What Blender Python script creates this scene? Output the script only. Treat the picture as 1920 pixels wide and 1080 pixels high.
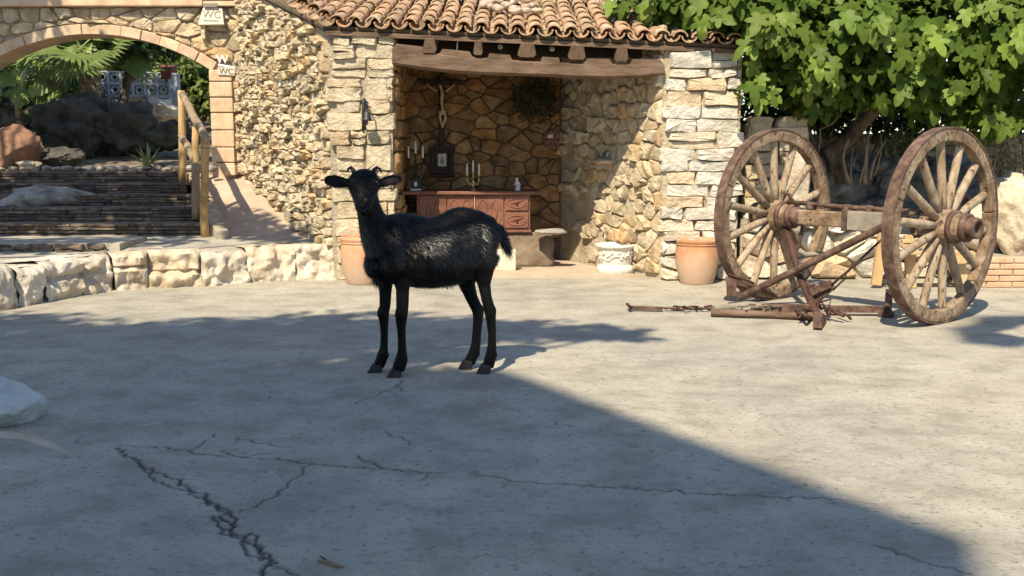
import bpy, bmesh, math, random
import numpy as np
from mathutils import Vector, Matrix, noise

# ---------------------------------------------------------------- camera, sky, sun, exposure
for o in list(bpy.data.objects): bpy.data.objects.remove(o)
SC = bpy.context.scene
COL = SC.collection
CAMH, FPX, HOR = 1.25, 1950.0, 268.0
PITCH = math.atan((540 - HOR) / FPX)
cam_d = bpy.data.cameras.new('camera'); cam = bpy.data.objects.new('camera', cam_d); COL.objects.link(cam)
cam.location = (0, 0, CAMH); cam.rotation_euler = (math.pi / 2 - PITCH, 0, 0)
cam_d.sensor_width = 36; cam_d.lens = 36 * FPX / 1920; cam_d.clip_start = 0.05; cam_d.clip_end = 2000
SC.camera = cam
SUN = Vector((0.40, 1.0, -1.30)).normalized()
W = bpy.data.worlds.new('World'); SC.world = W; W.use_nodes = True
nt = W.node_tree; nt.nodes.clear()
sky = nt.nodes.new('ShaderNodeTexSky'); sky.sky_type = 'NISHITA'; sky.sun_disc = False
sky.sun_elevation = math.asin(-SUN.z); sky.sun_rotation = math.atan2(-SUN.x, -SUN.y)
sky.air_density = 1.0; sky.dust_density = 0.3; sky.ozone_density = 2.5
bg = nt.nodes.new('ShaderNodeBackground'); bg.inputs[1].default_value = 0.148
wo = nt.nodes.new('ShaderNodeOutputWorld')
nt.links.new(sky.outputs[0], bg.inputs[0]); nt.links.new(bg.outputs[0], wo.inputs[0])
sl = bpy.data.lights.new('sun', 'SUN'); sl.energy = 5.0; sl.angle = math.radians(0.53); sl.color = (1.0, 0.895, 0.70)
so = bpy.data.objects.new('sun', sl); COL.objects.link(so); so.rotation_euler = SUN.to_track_quat('-Z', 'Y').to_euler()
so.location = (-8, -16, 22)
SC.view_settings.view_transform = 'Standard'; SC.view_settings.look = 'None'
SC.view_settings.exposure = 0.56; SC.view_settings.gamma = 1.0
SC.render.engine = 'CYCLES'
SC.cycles.max_bounces = 6; SC.cycles.diffuse_bounces = 3; SC.cycles.glossy_bounces = 2; SC.cycles.transmission_bounces = 4

# ---------------------------------------------------------------- helpers
R = random.Random(7)
cp, sp = math.cos(PITCH), math.sin(PITCH)
def ray(px, py):
    a = (px - 960) / FPX; b = -(py - 540) / FPX
    return Vector((a, cp + b * sp, -sp + b * cp))
def P(px, py, Y):                       # point on the frontal plane at distance Y
    d = ray(px, py); return Vector((0, 0, CAMH)) + d * (Y / d.y)
def G(px, py, z=0.0):                   # point at height z
    d = ray(px, py); return Vector((0, 0, CAMH)) + d * ((z - CAMH) / d.z)

ORG = {}
def org(o):
    while o.parent is not None: o = o.parent
    return ORG.get(o.name, Vector((0, 0, 0)))
def tag(o, label=None, cat=None, group=None, kind=None):
    if label: o['label'] = label
    if cat: o['category'] = cat
    if group: o['group'] = group
    if kind: o['kind'] = kind
    return o
def thing(name, label, cat, loc, group=None):
    o = bpy.data.objects.new(name, None); COL.objects.link(o); o.location = loc; o.empty_display_size = 0.2
    ORG[o.name] = Vector(loc)
    return tag(o, label, cat, group)
def mesh(v, f, smooth=False, mat=None):
    me = bpy.data.meshes.new('m'); me.from_pydata([tuple(p) for p in v], [], f)
    if smooth: me.polygons.foreach_set('use_smooth', [True] * len(me.polygons))
    if mat: me.materials.append(mat)
    me.update(); return me
def npmesh(v, f, smooth=False, mat=None):        # f: (n,k) int array of equal-sized faces
    v = np.asarray(v, np.float32); f = np.asarray(f, np.int32); n, k = f.shape
    me = bpy.data.meshes.new('m'); me.vertices.add(len(v)); me.vertices.foreach_set('co', v.ravel())
    me.loops.add(n * k); me.loops.foreach_set('vertex_index', f.ravel())
    me.polygons.add(n); me.polygons.foreach_set('loop_start', np.arange(0, n * k, k, dtype=np.int32))
    if smooth: me.polygons.foreach_set('use_smooth', np.ones(n, bool))
    if mat: me.materials.append(mat)
    me.update(calc_edges=True); return me
def link(name, me, parent=None, mtx=None):
    o = bpy.data.objects.new(name, me); COL.objects.link(o)
    if parent is not None: o.parent = parent
    if mtx is not None:
        m = mtx.copy()
        if parent is not None: m.translation = m.translation - org(parent)
        o.matrix_basis = m
    return o
def obj(name, v, f, mat, parent=None, smooth=False):
    if parent is not None:
        g = org(parent); v = [Vector(p) - g for p in v]
    return link(name, mesh(v, f, smooth, mat), parent)
class MB:
    def __init__(s): s.v = []; s.f = []
    def add(s, v, f):
        n = len(s.v); s.v += [Vector(p) for p in v]; s.f += [tuple(i + n for i in q) for q in f]; return s
    def box(s, c, size, rot=None):
        m = rot or Matrix.Identity(3); c = Vector(c)
        v = [c + m @ Vector((x * size[0] / 2, y * size[1] / 2, z * size[2] / 2)) for x in (-1, 1) for y in (-1, 1) for z in (-1, 1)]
        return s.add(v, [(0, 1, 3, 2), (4, 6, 7, 5), (0, 4, 5, 1), (2, 3, 7, 6), (0, 2, 6, 4), (1, 5, 7, 3)])
    def bar(s, a, b, w, h=None, up=(0, 0, 1), taper=1.0):
        a = Vector(a); b = Vector(b); d = (b - a).normalized(); u = Vector(up)
        if abs(d.dot(u)) > .97: u = Vector((0, 1, 0))
        x = d.cross(u).normalized(); y = x.cross(d); h = h or w; v = []
        for p, k in ((a, 1), (b, taper)):
            for i, j in ((-1, -1), (1, -1), (1, 1), (-1, 1)): v.append(p + x * (i * w / 2 * k) + y * (j * h / 2 * k))
        return s.add(v, [(3, 2, 1, 0), (4, 5, 6, 7), (0, 1, 5, 4), (1, 2, 6, 5), (2, 3, 7, 6), (3, 0, 4, 7)])
    def tube(s, pts, rad, seg=8, up=None):
        v, f = loft(pts, rad, seg, up); return s.add(v, f)
    def build(s, name, mat, parent=None, smooth=False, bevel=0):
        o = obj(name, s.v, s.f, mat, parent, smooth)
        if bevel:
            b = o.modifiers.new('b', 'BEVEL'); b.width = bevel; b.segments = 2; b.limit_method = 'ANGLE'
        return o
def loft(pts, rad, seg=8, up=None):
    pts = [Vector(p) for p in pts]; n = len(pts); v = []; f = []; px = None
    if not isinstance(rad, (list, tuple)): rad = [rad] * n
    for i, p in enumerate(pts):
        d = (pts[min(i + 1, n - 1)] - pts[max(i - 1, 0)]).normalized()
        if up is not None: x = Vector(up).cross(d).normalized()
        elif px is None:
            x = d.cross(Vector((0, 0, 1)) if abs(d.z) < .9 else Vector((1, 0, 0))).normalized()
        else: x = (px - d * px.dot(d)).normalized()
        px = x; y = d.cross(x); r = rad[i]; rx, ry = r if isinstance(r, (tuple, list)) else (r, r)
        for k in range(seg):
            a = 2 * math.pi * k / seg; v.append(p + x * (rx * math.cos(a)) + y * (ry * math.sin(a)))
    for i in range(n - 1):
        for k in range(seg):
            a = i * seg + k; b = i * seg + (k + 1) % seg; f.append((a, b, b + seg, a + seg))
    v.append(pts[0]); v.append(pts[-1]); c0 = len(v) - 2; c1 = c0 + 1
    for k in range(seg):
        f.append((c0, (k + 1) % seg, k)); f.append((c1, (n - 1) * seg + k, (n - 1) * seg + (k + 1) % seg))
    return v, f
def lathe(prof, seg=28, c=(0, 0, 0)):
    c = Vector(c); v = []; f = []
    for r, z in prof:
        for k in range(seg):
            a = 2 * math.pi * k / seg; v.append(c + Vector((r * math.cos(a), r * math.sin(a), z)))
    for i in range(len(prof) - 1):
        for k in range(seg):
            a = i * seg + k; b = i * seg + (k + 1) % seg; f.append((a, b, b + seg, a + seg))
    return v, f
def prism(poly, z0, ztop):              # ztop: function or number
    n = len(poly); zt = ztop if callable(ztop) else (lambda x, y: ztop)
    v = [Vector((x, y, z0)) for x, y in poly] + [Vector((x, y, zt(x, y))) for x, y in poly]
    f = [tuple(reversed(range(n))), tuple(range(n, 2 * n))] + [(i, (i + 1) % n, (i + 1) % n + n, i + n) for i in range(n)]
    return v, f
def inst(tv, tf, rots, pos, mat, smooth=False):  # many copies of a template joined in one mesh; rots (N,3,3) incl. scale
    tv = np.asarray(tv, np.float32); tf = np.asarray(tf, np.int32)
    v = np.einsum('nij,kj->nki', rots, tv) + pos[:, None, :]
    f = tf[None] + (np.arange(len(pos)) * len(tv))[:, None, None]
    return npmesh(v.reshape(-1, 3), f.reshape(-1, tf.shape[1]), smooth, mat)
def rots_from(nrm, scale, rs, tip=None):         # z axis = normal, y axis = tip dir
    nrm = nrm / np.linalg.norm(nrm, axis=1, keepdims=True)
    t = rs.normal(size=nrm.shape) if tip is None else tip
    y = t - nrm * np.sum(t * nrm, axis=1, keepdims=True); y /= np.linalg.norm(y, axis=1, keepdims=True) + 1e-9
    x = np.cross(y, nrm)
    return np.stack([x, y, nrm], axis=2) * scale[:, None, None]

# ---------------------------------------------------------------- materials
def ND(nt, t, **kw):
    n = nt.nodes.new(t)
    for k, v in kw.items(): setattr(n, k, v)
    return n
def rampnode(nt, stops, interp='LINEAR'):
    r = ND(nt, 'ShaderNodeValToRGB'); cr = r.color_ramp; cr.interpolation = interp
    while len(cr.elements) < len(stops): cr.elements.new(0.5)
    for e, (p, c) in zip(cr.elements, stops): e.position = p; e.color = (*c, 1)
    return r
def mat(name, cols, scale=6.0, rough=0.85, bump=0.3, bscale=30.0, bdist=0.01, pal=None, rnd=0.0, stretch=(1, 1, 1), spec=0.3,
        metal=0.0, trans=0.0, speck=None, local=False, detail=6, contrast=(0.35, 0.65), sheen=0, distort=0.0, big=None):
    m = bpy.data.materials.new(name); m.use_nodes = True; t = m.node_tree; L = t.links
    b = t.nodes['Principled BSDF']; b.inputs['Roughness'].default_value = rough; b.inputs['Metallic'].default_value = metal
    b.inputs['Specular IOR Level'].default_value = spec
    if sheen: b.inputs['Sheen Weight'].default_value = sheen
    if local: src = ND(t, 'ShaderNodeTexCoord').outputs['Object']
    else: src = ND(t, 'ShaderNodeNewGeometry').outputs['Position']
    mp = ND(t, 'ShaderNodeMapping'); mp.inputs['Scale'].default_value = stretch; L.new(src, mp.inputs[0])
    oi = ND(t, 'ShaderNodeObjectInfo')
    n1 = ND(t, 'ShaderNodeTexNoise'); n1.inputs['Scale'].default_value = scale; n1.inputs['Detail'].default_value = detail
    n1.inputs['Roughness'].default_value = 0.62; n1.inputs['Distortion'].default_value = distort
    L.new(mp.outputs[0], n1.inputs[0])
    k = len(cols); lo, hi = contrast
    rp = rampnode(t, [(lo + (hi - lo) * i / max(1, k - 1), c) for i, c in enumerate(cols)]); L.new(n1.outputs[0], rp.inputs[0])
    col = rp.outputs[0]
    if pal:                              # per-piece palette
        pr = rampnode(t, pal); L.new(oi.outputs['Random'], pr.inputs[0])
        mx = ND(t, 'ShaderNodeMix', data_type='RGBA', blend_type='MULTIPLY'); mx.inputs[0].default_value = 1.0
        L.new(col, mx.inputs[6]); L.new(pr.outputs[0], mx.inputs[7]); col = mx.outputs[2]
    if big:                              # (scale, lo colour, hi colour): broad patches
        nb = ND(t, 'ShaderNodeTexNoise'); nb.inputs['Scale'].default_value = big[0]; nb.inputs['Detail'].default_value = 4; L.new(mp.outputs[0], nb.inputs[0])
        rb = rampnode(t, [(0.35, big[1]), (0.65, big[2])]); L.new(nb.outputs[0], rb.inputs[0])
        mx = ND(t, 'ShaderNodeMix', data_type='RGBA', blend_type='MULTIPLY'); mx.inputs[0].default_value = 1.0
        L.new(col, mx.inputs[6]); L.new(rb.outputs[0], mx.inputs[7]); col = mx.outputs[2]
    if speck:                            # (scale, threshold, colour)
        ns = ND(t, 'ShaderNodeTexNoise'); ns.inputs['Scale'].default_value = speck[0]; ns.inputs['Detail'].default_value = 3; L.new(mp.outputs[0], ns.inputs[0])
        rs_ = rampnode(t, [(speck[1], (0, 0, 0)), (speck[1] + 0.06, (1, 1, 1))]); L.new(ns.outputs[0], rs_.inputs[0])
        mx = ND(t, 'ShaderNodeMix', data_type='RGBA'); L.new(rs_.outputs[0], mx.inputs[0]); L.new(col, mx.inputs[6]); mx.inputs[7].default_value = (*speck[2], 1); col = mx.outputs[2]
    if rnd:
        hs = ND(t, 'ShaderNodeHueSaturation'); mr = ND(t, 'ShaderNodeMapRange'); mr.inputs['To Min'].default_value = 1 - rnd; mr.inputs['To Max'].default_value = 1 + rnd
        L.new(oi.outputs['Random'], mr.inputs[0]); L.new(mr.outputs[0], hs.inputs['Value']); L.new(col, hs.inputs['Color']); col = hs.outputs[0]
    L.new(col, b.inputs['Base Color'])
    if bump:
        n2 = ND(t, 'ShaderNodeTexNoise'); n2.inputs['Scale'].default_value = bscale; n2.inputs['Detail'].default_value = 8; n2.inputs['Roughness'].default_value = 0.65
        L.new(mp.outputs[0], n2.inputs[0]); bp = ND(t, 'ShaderNodeBump'); bp.inputs['Strength'].default_value = bump; bp.inputs['Distance'].default_value = bdist
        L.new(n2.outputs[0], bp.inputs['Height']); L.new(bp.outputs[0], b.inputs['Normal'])
    if trans:
        tr = ND(t, 'ShaderNodeBsdfTranslucent'); L.new(col, tr.inputs[0]); ms = ND(t, 'ShaderNodeMixShader'); ms.inputs[0].default_value = trans
        L.new(b.outputs[0], ms.inputs[1]); L.new(tr.outputs[0], ms.inputs[2]); L.new(ms.outputs[0], t.nodes['Material Output'].inputs[0])
    return m
STONE_PAL = [(0.0, (1.0, .95, .84)), (.2, (.86, .80, .70)), (.4, (1.06, .99, .88)), (.55, (.96, .82, .62)), (.68, (.90, .88, .84)), (.8, (1.0, .76, .52)), (.88, (1.05, 1.0, .92)), (1.0, (.78, .72, .62))]
M_STONE = mat('limestone', [(.44, .365, .255), (.60, .525, .40), (.70, .63, .50)], 9, .92, 1.0, 30, .03, pal=STONE_PAL, speck=(60, .66, (.28, .22, .14)))
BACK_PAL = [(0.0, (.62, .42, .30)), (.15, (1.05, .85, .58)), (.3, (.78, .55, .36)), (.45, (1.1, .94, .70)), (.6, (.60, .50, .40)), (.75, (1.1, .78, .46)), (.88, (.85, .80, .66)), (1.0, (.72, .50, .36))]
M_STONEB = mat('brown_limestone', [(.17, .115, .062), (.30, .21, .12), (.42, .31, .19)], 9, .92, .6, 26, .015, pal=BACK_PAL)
M_PALE = mat('white_limestone', [(.54, .49, .40), (.68, .63, .54), (.75, .72, .64)], 7, .92, 1.0, 26, .03, pal=[(0, (1, .97, .90)), (.3, (.88, .88, .86)), (.5, (1.03, .96, .84)), (.66, (.94, .72, .50)), (.74, (.92, .91, .88)), (1, (1.02, 1.0, .95))], speck=(40, .68, (.34, .28, .20)))
M_MORTAR = mat('mortar', [(.36, .30, .215), (.52, .445, .335)], 12, .97, 1.0, 40, .03)
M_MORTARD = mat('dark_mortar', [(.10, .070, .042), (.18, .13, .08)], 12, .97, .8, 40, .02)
M_PLASTER = mat('rough_plaster', [(.40, .31, .19), (.52, .43, .29), (.60, .52, .38)], 6, .97, 1.0, 30, .035, distort=.6)
M_SLATE = mat('slate', [(.075, .062, .052), (.15, .122, .10), (.22, .185, .15)], 14, .9, .6, 40, .008, pal=[(0, (1, 1, 1)), (.4, (.75, .72, .70)), (.7, (1.2, 1.05, .92)), (1, (.9, .8, .75))], rnd=.2)
M_SHROCK = mat('shade_darkened_rock', [(.08, .076, .07), (.16, .152, .14), (.25, .24, .22)], 6, .95, 1.0, 16, .04)  # paler rock with the fig tree's deep shade put into its base colour
M_SHADEROCK = mat('shade_blackened_rock', [(.035, .033, .026), (.075, .07, .055), (.11, .10, .08)], 5, .95, .9, 14, .03)  # near-black base colour stands in for deep shade on the garden rocks
M_ROCK = mat('grey_rock', [(.15, .135, .115), (.30, .27, .225), (.42, .39, .33)], 5, .95, .9, 14, .03)
M_WROCK = mat('bleached_rock', [(.42, .37, .29), (.60, .54, .44), (.68, .63, .53)], 3.5, .95, 1.0, 14, .03, big=(1.6, (.92, .80, .66), (1, 1, 1)))
M_REDROCK = mat('red_rock', [(.20, .10, .06), (.32, .18, .11)], 6, .95, .8, 18, .02)
M_ARCH = mat('sandstone', [(.50, .34, .21), (.60, .43, .28), (.64, .48, .33)], 8, .92, .5, 60, .006, rnd=.10, speck=(90, .68, (.40, .26, .15)))
TILE_PAL = [(0, (.95, .80, .66)), (.25, (1, .95, .82)), (.5, (.80, .72, .62)), (.75, (1.05, .84, .70)), (1, (.70, .66, .56))]
M_TILE = mat('clay_tile', [(.34, .235, .16), (.51, .37, .255), (.60, .47, .34)], 10, .92, .5, 50, .006, pal=TILE_PAL, speck=(22, .6, (.24, .19, .12)))
M_BEAM = mat('old_beam', [(.085, .052, .032), (.15, .095, .06), (.20, .135, .09)], 14, .85, .7, 30, .012, stretch=(.25, 1, 1))
M_RAFT = mat('rafter_wood', [(.09, .055, .034), (.17, .108, .068)], 14, .85, .5, 30, .01, rnd=.15)
M_WHEEL = mat('weathered_wheel_wood', [(.13, .082, .048), (.29, .205, .13), (.42, .33, .235)], 11, .88, 1.0, 34, .014, local=True, speck=(26, .60, (.10, .062, .04)), contrast=(.3, .68), big=(3.0, (.78, .72, .66), (1.05, 1.03, 1.0)))
M_SPOKE = mat('weathered_spoke_wood', [(.16, .105, .062), (.33, .24, .155), (.43, .34, .24)], 20, .88, 1.0, 44, .010, rnd=.25, stretch=(1, 1, .35), contrast=(.3, .68), speck=(30, .62, (.13, .085, .05)))
M_RUST = mat('rusty_iron', [(.055, .031, .022), (.115, .064, .043), (.19, .118, .084)], 14, .8, .5, 50, .006, spec=.4)
M_RUSTD = mat('dark_rusty_iron', [(.045, .020, .014), (.10, .042, .026)], 14, .75, .5, 50, .006, spec=.4)
M_GREYW = mat('grey_wood', [(.20, .17, .13), (.33, .28, .22)], 14, .9, .6, 40, .006, stretch=(.3, 1, 1))
M_LOG = mat('peeled_log', [(.26, .15, .06), (.42, .27, .11), (.50, .36, .18)], 9, .8, .4, 40, .006, stretch=(1, 1, .25))
M_LOGG = mat('grey_log', [(.20, .14, .085), (.34, .26, .17)], 9, .85, .5, 40, .006, stretch=(1, 1, .25))
M_CAB = mat('carved_red_wood', [(.13, .048, .028), (.20, .080, .046), (.25, .11, .066)], 12, .55, .3, 40, .004, stretch=(.4, 1, 1), spec=.4)
M_BLACKI = mat('black_iron', [(.012, .012, .013), (.03, .03, .032)], 20, .5, .3, 60, .003, spec=.5)
M_BRASS = mat('brass', [(.55, .40, .16), (.70, .54, .25)], 20, .35, .1, 40, .002, metal=1.0)
M_WAX = mat('candle_wax', [(.72, .68, .58), (.80, .77, .68)], 15, .5, .1, 40, .002)
M_WHITE = mat('white_ceramic', [(.70, .68, .62), (.80, .78, .73)], 20, .4, .1, 40, .002)
M_PAPER = mat('paper', [(.55, .50, .38), (.66, .62, .50)], 20, .8, 0, 40, .002)
M_PRINT = mat('print_figure', [(.24, .20, .11), (.34, .28, .15)], 40, .8, 0)
M_TERRA = mat('terracotta', [(.44, .20, .095), (.54, .27, .14), (.58, .33, .19)], 5, .85, .25, 60, .004, speck=(7, .62, (.50, .36, .26)))
M_TERRAB = mat('bleached_terracotta', [(.46, .29, .19), (.52, .36, .25), (.55, .42, .31)], 5, .9, .25, 60, .004)
def _bleach(m, z0, z1, colr):
    t = m.node_tree; b = t.nodes['Principled BSDF']; src = b.inputs['Base Color'].links[0].from_socket; g = ND(t, 'ShaderNodeNewGeometry'); s = ND(t, 'ShaderNodeSeparateXYZ'); t.links.new(g.outputs['Position'], s.inputs[0])
    n = ND(t, 'ShaderNodeTexNoise'); n.inputs['Scale'].default_value = 7; n.inputs['Detail'].default_value = 6; t.links.new(g.outputs['Position'], n.inputs[0])
    ad = ND(t, 'ShaderNodeMath', operation='MULTIPLY_ADD'); t.links.new(n.outputs[0], ad.inputs[0]); ad.inputs[1].default_value = .28; t.links.new(s.outputs[2], ad.inputs[2])
    mr = ND(t, 'ShaderNodeMapRange'); mr.inputs[1].default_value = z0 + .14; mr.inputs[2].default_value = z1 + .14; mr.inputs[3].default_value = .8; mr.inputs[4].default_value = 0; t.links.new(ad.outputs[0], mr.inputs[0])
    mx = ND(t, 'ShaderNodeMix', data_type='RGBA'); t.links.new(mr.outputs[0], mx.inputs[0]); t.links.new(src, mx.inputs[6]); mx.inputs[7].default_value = (*colr, 1); t.links.new(mx.outputs[2], b.inputs['Base Color'])
_bleach(M_TERRA, .12, .30, (.52, .38, .27))
M_WPOT = mat('white_stone_pot', [(.62, .58, .49), (.74, .71, .62)], 10, .9, .5, 40, .01)
M_BRICK = mat('pale_brick', [(.48, .32, .20), (.58, .42, .28)], 12, .92, .4, 50, .006, pal=[(0, (1, .92, .85)), (.5, (1, 1, 1)), (1, (1.05, .86, .74))])
M_IVORY = mat('carved_figure', [(.48, .32, .17), (.58, .42, .24)], 20, .6, .2, 40, .003)
M_DARKW = mat('dark_wood', [(.028, .017, .011), (.055, .033, .02)], 15, .7, .3, 40, .004)
M_BARK = mat('bark', [(.06, .042, .028), (.13, .095, .065), (.20, .155, .115)], 12, .95, 1.0, 30, .02, stretch=(1, 1, .4))
M_PBARK = mat('palm_bark', [(.16, .105, .06), (.28, .20, .12), (.36, .28, .18)], 18, .95, .8, 40, .02)
M_FIG = mat('fig_leaf', [(.085, .14, .016), (.145, .21, .028), (.21, .27, .045)], 2.2, .55, .25, 60, .004, trans=.32, rnd=.30, spec=.3)
M_FIGIN = mat('shaded_fig_leaf', [(.05, .085, .012), (.09, .135, .02)], 3, .8, .2, 60, .004, trans=.22, spec=.12)  # darker copy of the fig leaf, shade inside the crown put into the colour
M_PALM = mat('palm_leaf', [(.14, .20, .045), (.23, .29, .085)], 6, .5, .2, 40, .004, trans=.25, rnd=.2)
M_SHRUB = mat('shrub_leaf', [(.06, .10, .018), (.14, .18, .035), (.22, .25, .06)], 2.5, .6, 0, trans=.3)
M_SHRUBD = mat('dark_leaf', [(.025, .048, .014), (.05, .085, .022)], 2.5, .6, 0, trans=.25)
M_DRY = mat('dry_leaf', [(.16, .14, .05), (.28, .24, .09)], 4, .7, 0, trans=.2)
M_AGAVE = mat('agave_leaf', [(.13, .18, .08), (.22, .27, .13)], 6, .5, .1, 40, .003)
M_TWIG = mat('dead_twig', [(.22, .16, .10), (.34, .27, .19)], 12, .9, .4, 40, .004)
M_SOIL = mat('soil', [(.10, .075, .05), (.20, .155, .105), (.28, .23, .165)], 5, .97, 1.0, 18, .03)
M_HWALL = mat('house_plaster', [(.50, .43, .33), (.62, .55, .44)], 2, .95, .4, 20, .01)
M_GLASS = mat('window_glass', [(.02, .025, .03), (.03, .035, .04)], 2, .08, 0, spec=.5)
M_BREEZE = mat('shaded_whitewash', [(.24, .255, .27), (.38, .395, .41)], 8, .9, .3, 40, .004)  # white wall, greyed and blued in the colour for the shade it stands in
M_POTR = mat('purple_pot', [(.16, .06, .055), (.22, .09, .08)], 8, .8, .2)
M_GOAT = mat('goat_skin', [(.0018, .0018, .002), (.0035, .0032, .0032)], 12, .55, .5, 120, .003, stretch=(1, 1, .35), spec=.14)
M_COAT = mat('goat_coat', [(.002, .002, .0021), (.005, .0046, .0042)], 12, .34, 0, spec=.42)
M_HOOF = mat('hoof_horn', [(.015, .014, .013), (.035, .032, .03)], 30, .6, .3, 60, .003)
M_EYE = mat('goat_eye', [(.010, .008, .006), (.02, .014, .008)], 10, .12, 0, spec=.6)
M_EARIN = mat('ear_inside', [(.035, .020, .017), (.06, .033, .028)], 20, .7, .2)
M_SIGNP = mat('cream_board', [(.58, .52, .38), (.68, .62, .48)], 10, .85, .3, 40, .005)
M_LETD = mat('grey_letter', [(.18, .16, .13), (.26, .23, .19)], 20, .8, 0)
M_LETW = mat('white_letter', [(.74, .74, .74), (.82, .82, .82)], 20, .6, 0)
M_DARKP = mat('brown_letter', [(.13, .10, .075), (.20, .16, .12)], 20, .8, 0)
M_BENCHW = mat('bench_wood', [(.44, .28, .13), (.56, .38, .19)], 10, .7, .3, 40, .004, stretch=(1, 1, .3))

def concrete(name, base, dirt):
    m = mat(name, base, 3.2, .95, .9, 95, .009, big=(.55, (.86, .86, .86), (1.08, 1.04, .98)), speck=(150, .63, (.25, .215, .17)), stretch=(1.0, 1.15, 1), detail=9)
    t = m.node_tree; b = t.nodes['Principled BSDF']; src = b.inputs['Base Color'].links[0].from_socket
    # pale worn blotches, dark scuffs, pits and aggregate, and the dirt that sits in cracks
    g = ND(t, 'ShaderNodeNewGeometry')
    def blot(scale, lo, colr, src, amt, st=(1, 1.2, 1), w=.09, dist=.4, det=7):
        mp = ND(t, 'ShaderNodeMapping'); mp.inputs['Scale'].default_value = st; t.links.new(g.outputs['Position'], mp.inputs[0])
        n = ND(t, 'ShaderNodeTexNoise'); n.inputs['Scale'].default_value = scale; n.inputs['Detail'].default_value = det; n.inputs['Roughness'].default_value = .65; n.inputs['Distortion'].default_value = dist
        t.links.new(mp.outputs[0], n.inputs[0]); r = rampnode(t, [(lo, (0, 0, 0)), (lo + w, (amt,) * 3)]); t.links.new(n.outputs[0], r.inputs[0])
        mx = ND(t, 'ShaderNodeMix', data_type='RGBA'); t.links.new(r.outputs[0], mx.inputs[0]); t.links.new(src, mx.inputs[6]); mx.inputs[7].default_value = (*colr, 1); return mx.outputs[2]
    src = blot(1.6, .58, (.54, .50, .43), src, .4)
    src = blot(2.3, .60, (.29, .27, .235), src, .3, w=.15)
    src = blot(17, .56, (.22, .20, .16), src, .62, w=.10, det=12)
    src = blot(34, .585, (.16, .14, .115), src, .75, (1, 1.4, 1), .06, det=5)
    src = blot(90, .60, (.20, .18, .15), src, .5, (1, 1.2, 1), .08, det=3)
    src = blot(70, .64, (.68, .64, .56), src, .6, w=.05)
    src = blot(9, .69, (.70, .66, .57), src, .6, w=.03)
    at = ND(t, 'ShaderNodeAttribute', attribute_name='dirt'); mx = ND(t, 'ShaderNodeMix', data_type='RGBA'); t.links.new(at.outputs['Fac'], mx.inputs[0]); t.links.new(src, mx.inputs[6]); mx.inputs[7].default_value = (*dirt, 1)
    t.links.new(mx.outputs[2], b.inputs['Base Color']); return m
M_CONC = concrete('worn_concrete', [(.32, .29, .23), (.415, .38, .305), (.475, .44, .355)], (.045, .04, .034))
M_RAMP = mat('ramp_concrete', [(.42, .33, .24), (.52, .43, .33)], 3, .95, .5, 40, .008, big=(.8, (.9, .88, .86), (1.05, 1.02, 1)))

# ---------------------------------------------------------------- pieces: rubble, courses, rocks
def clip_half(poly, px, py, nx, ny):        # keep side where (p-(px,py)).n <= 0
    out = []
    for i in range(len(poly)):
        a = poly[i]; b = poly[(i + 1) % len(poly)]
        da = (a[0] - px) * nx + (a[1] - py) * ny; db = (b[0] - px) * nx + (b[1] - py) * ny
        if da <= 0: out.append(a)
        if da * db < 0:
            k = da / (da - db); out.append((a[0] + (b[0] - a[0]) * k, a[1] + (b[1] - a[1]) * k))
    return out
def voronoi(u0, u1, v0, v1, su, sv, rng, jit=.42):
    sd = []; nv = max(1, round((v1 - v0) / sv)); hv = (v1 - v0) / nv
    for j in range(nv):
        nu = max(1, round((u1 - u0) / su * rng.uniform(.8, 1.25))); hu = (u1 - u0) / nu; off = rng.random() * .5
        for i in range(nu):
            sd.append((u0 + (i + .5 + off * ((j % 2) - .5) + rng.uniform(-jit, jit)) * hu, v0 + (j + .5 + rng.uniform(-jit, jit) * .8) * hv))
    ar = sv / su; cells = []; S = np.array(sd)
    for (x, y) in sd:
        poly = [(u0, v0), (u1, v0), (u1, v1), (u0, v1)]
        d = ((S[:, 0] - x) * ar) ** 2 + (S[:, 1] - y) ** 2
        for k in np.argsort(d)[1:22]:
            ox, oy = sd[k]
            poly = clip_half(poly, (x + ox) / 2, (y + oy) / 2, (ox - x) * ar * ar, oy - y)
            if len(poly) < 3: break
        if len(poly) >= 3: cells.append(poly)
    return cells
def courses(u0, u1, v0, v1, hmin, hmax, wmin, wmax, rng, edge=.02):
    out = []; v = v0
    while v < v1 - hmin * .5:
        h = min(rng.uniform(hmin, hmax), v1 - v)
        if v1 - v - h < hmin * .6: h = v1 - v
        u = u0 + rng.uniform(-edge, edge); tilt = rng.uniform(-.012, .012)
        while u < u1 - .02:
            w = rng.uniform(wmin, wmax)
            if u1 - u - w < wmin * .7: w = u1 - u + rng.uniform(-edge, edge)
            j = lambda: rng.uniform(-.012, .012)
            if h > hmin * 1.6 and rng.random() < .22:
                k = rng.uniform(.4, .6)
                bands = [(0, k), (k, 1)]
            else: bands = [(0, 1)]
            for b0, b1 in bands:
                a, c = v + h * b0, v + h * b1
                out.append([(u + j(), a + j()), (u + w * .5, a + j()), (u + w + j(), a + j() + tilt), (u + w + j(), (a + c) / 2), (u + w + j(), c + j() + tilt), (u + w * .5, c + j()), (u + j(), c + j()), (u + j(), (a + c) / 2)])
            u += w
        v += h
    return out
def area(poly): return abs(sum(poly[i][0] * poly[(i + 1) % len(poly)][1] - poly[(i + 1) % len(poly)][0] * poly[i][1] for i in range(len(poly)))) / 2
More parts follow.
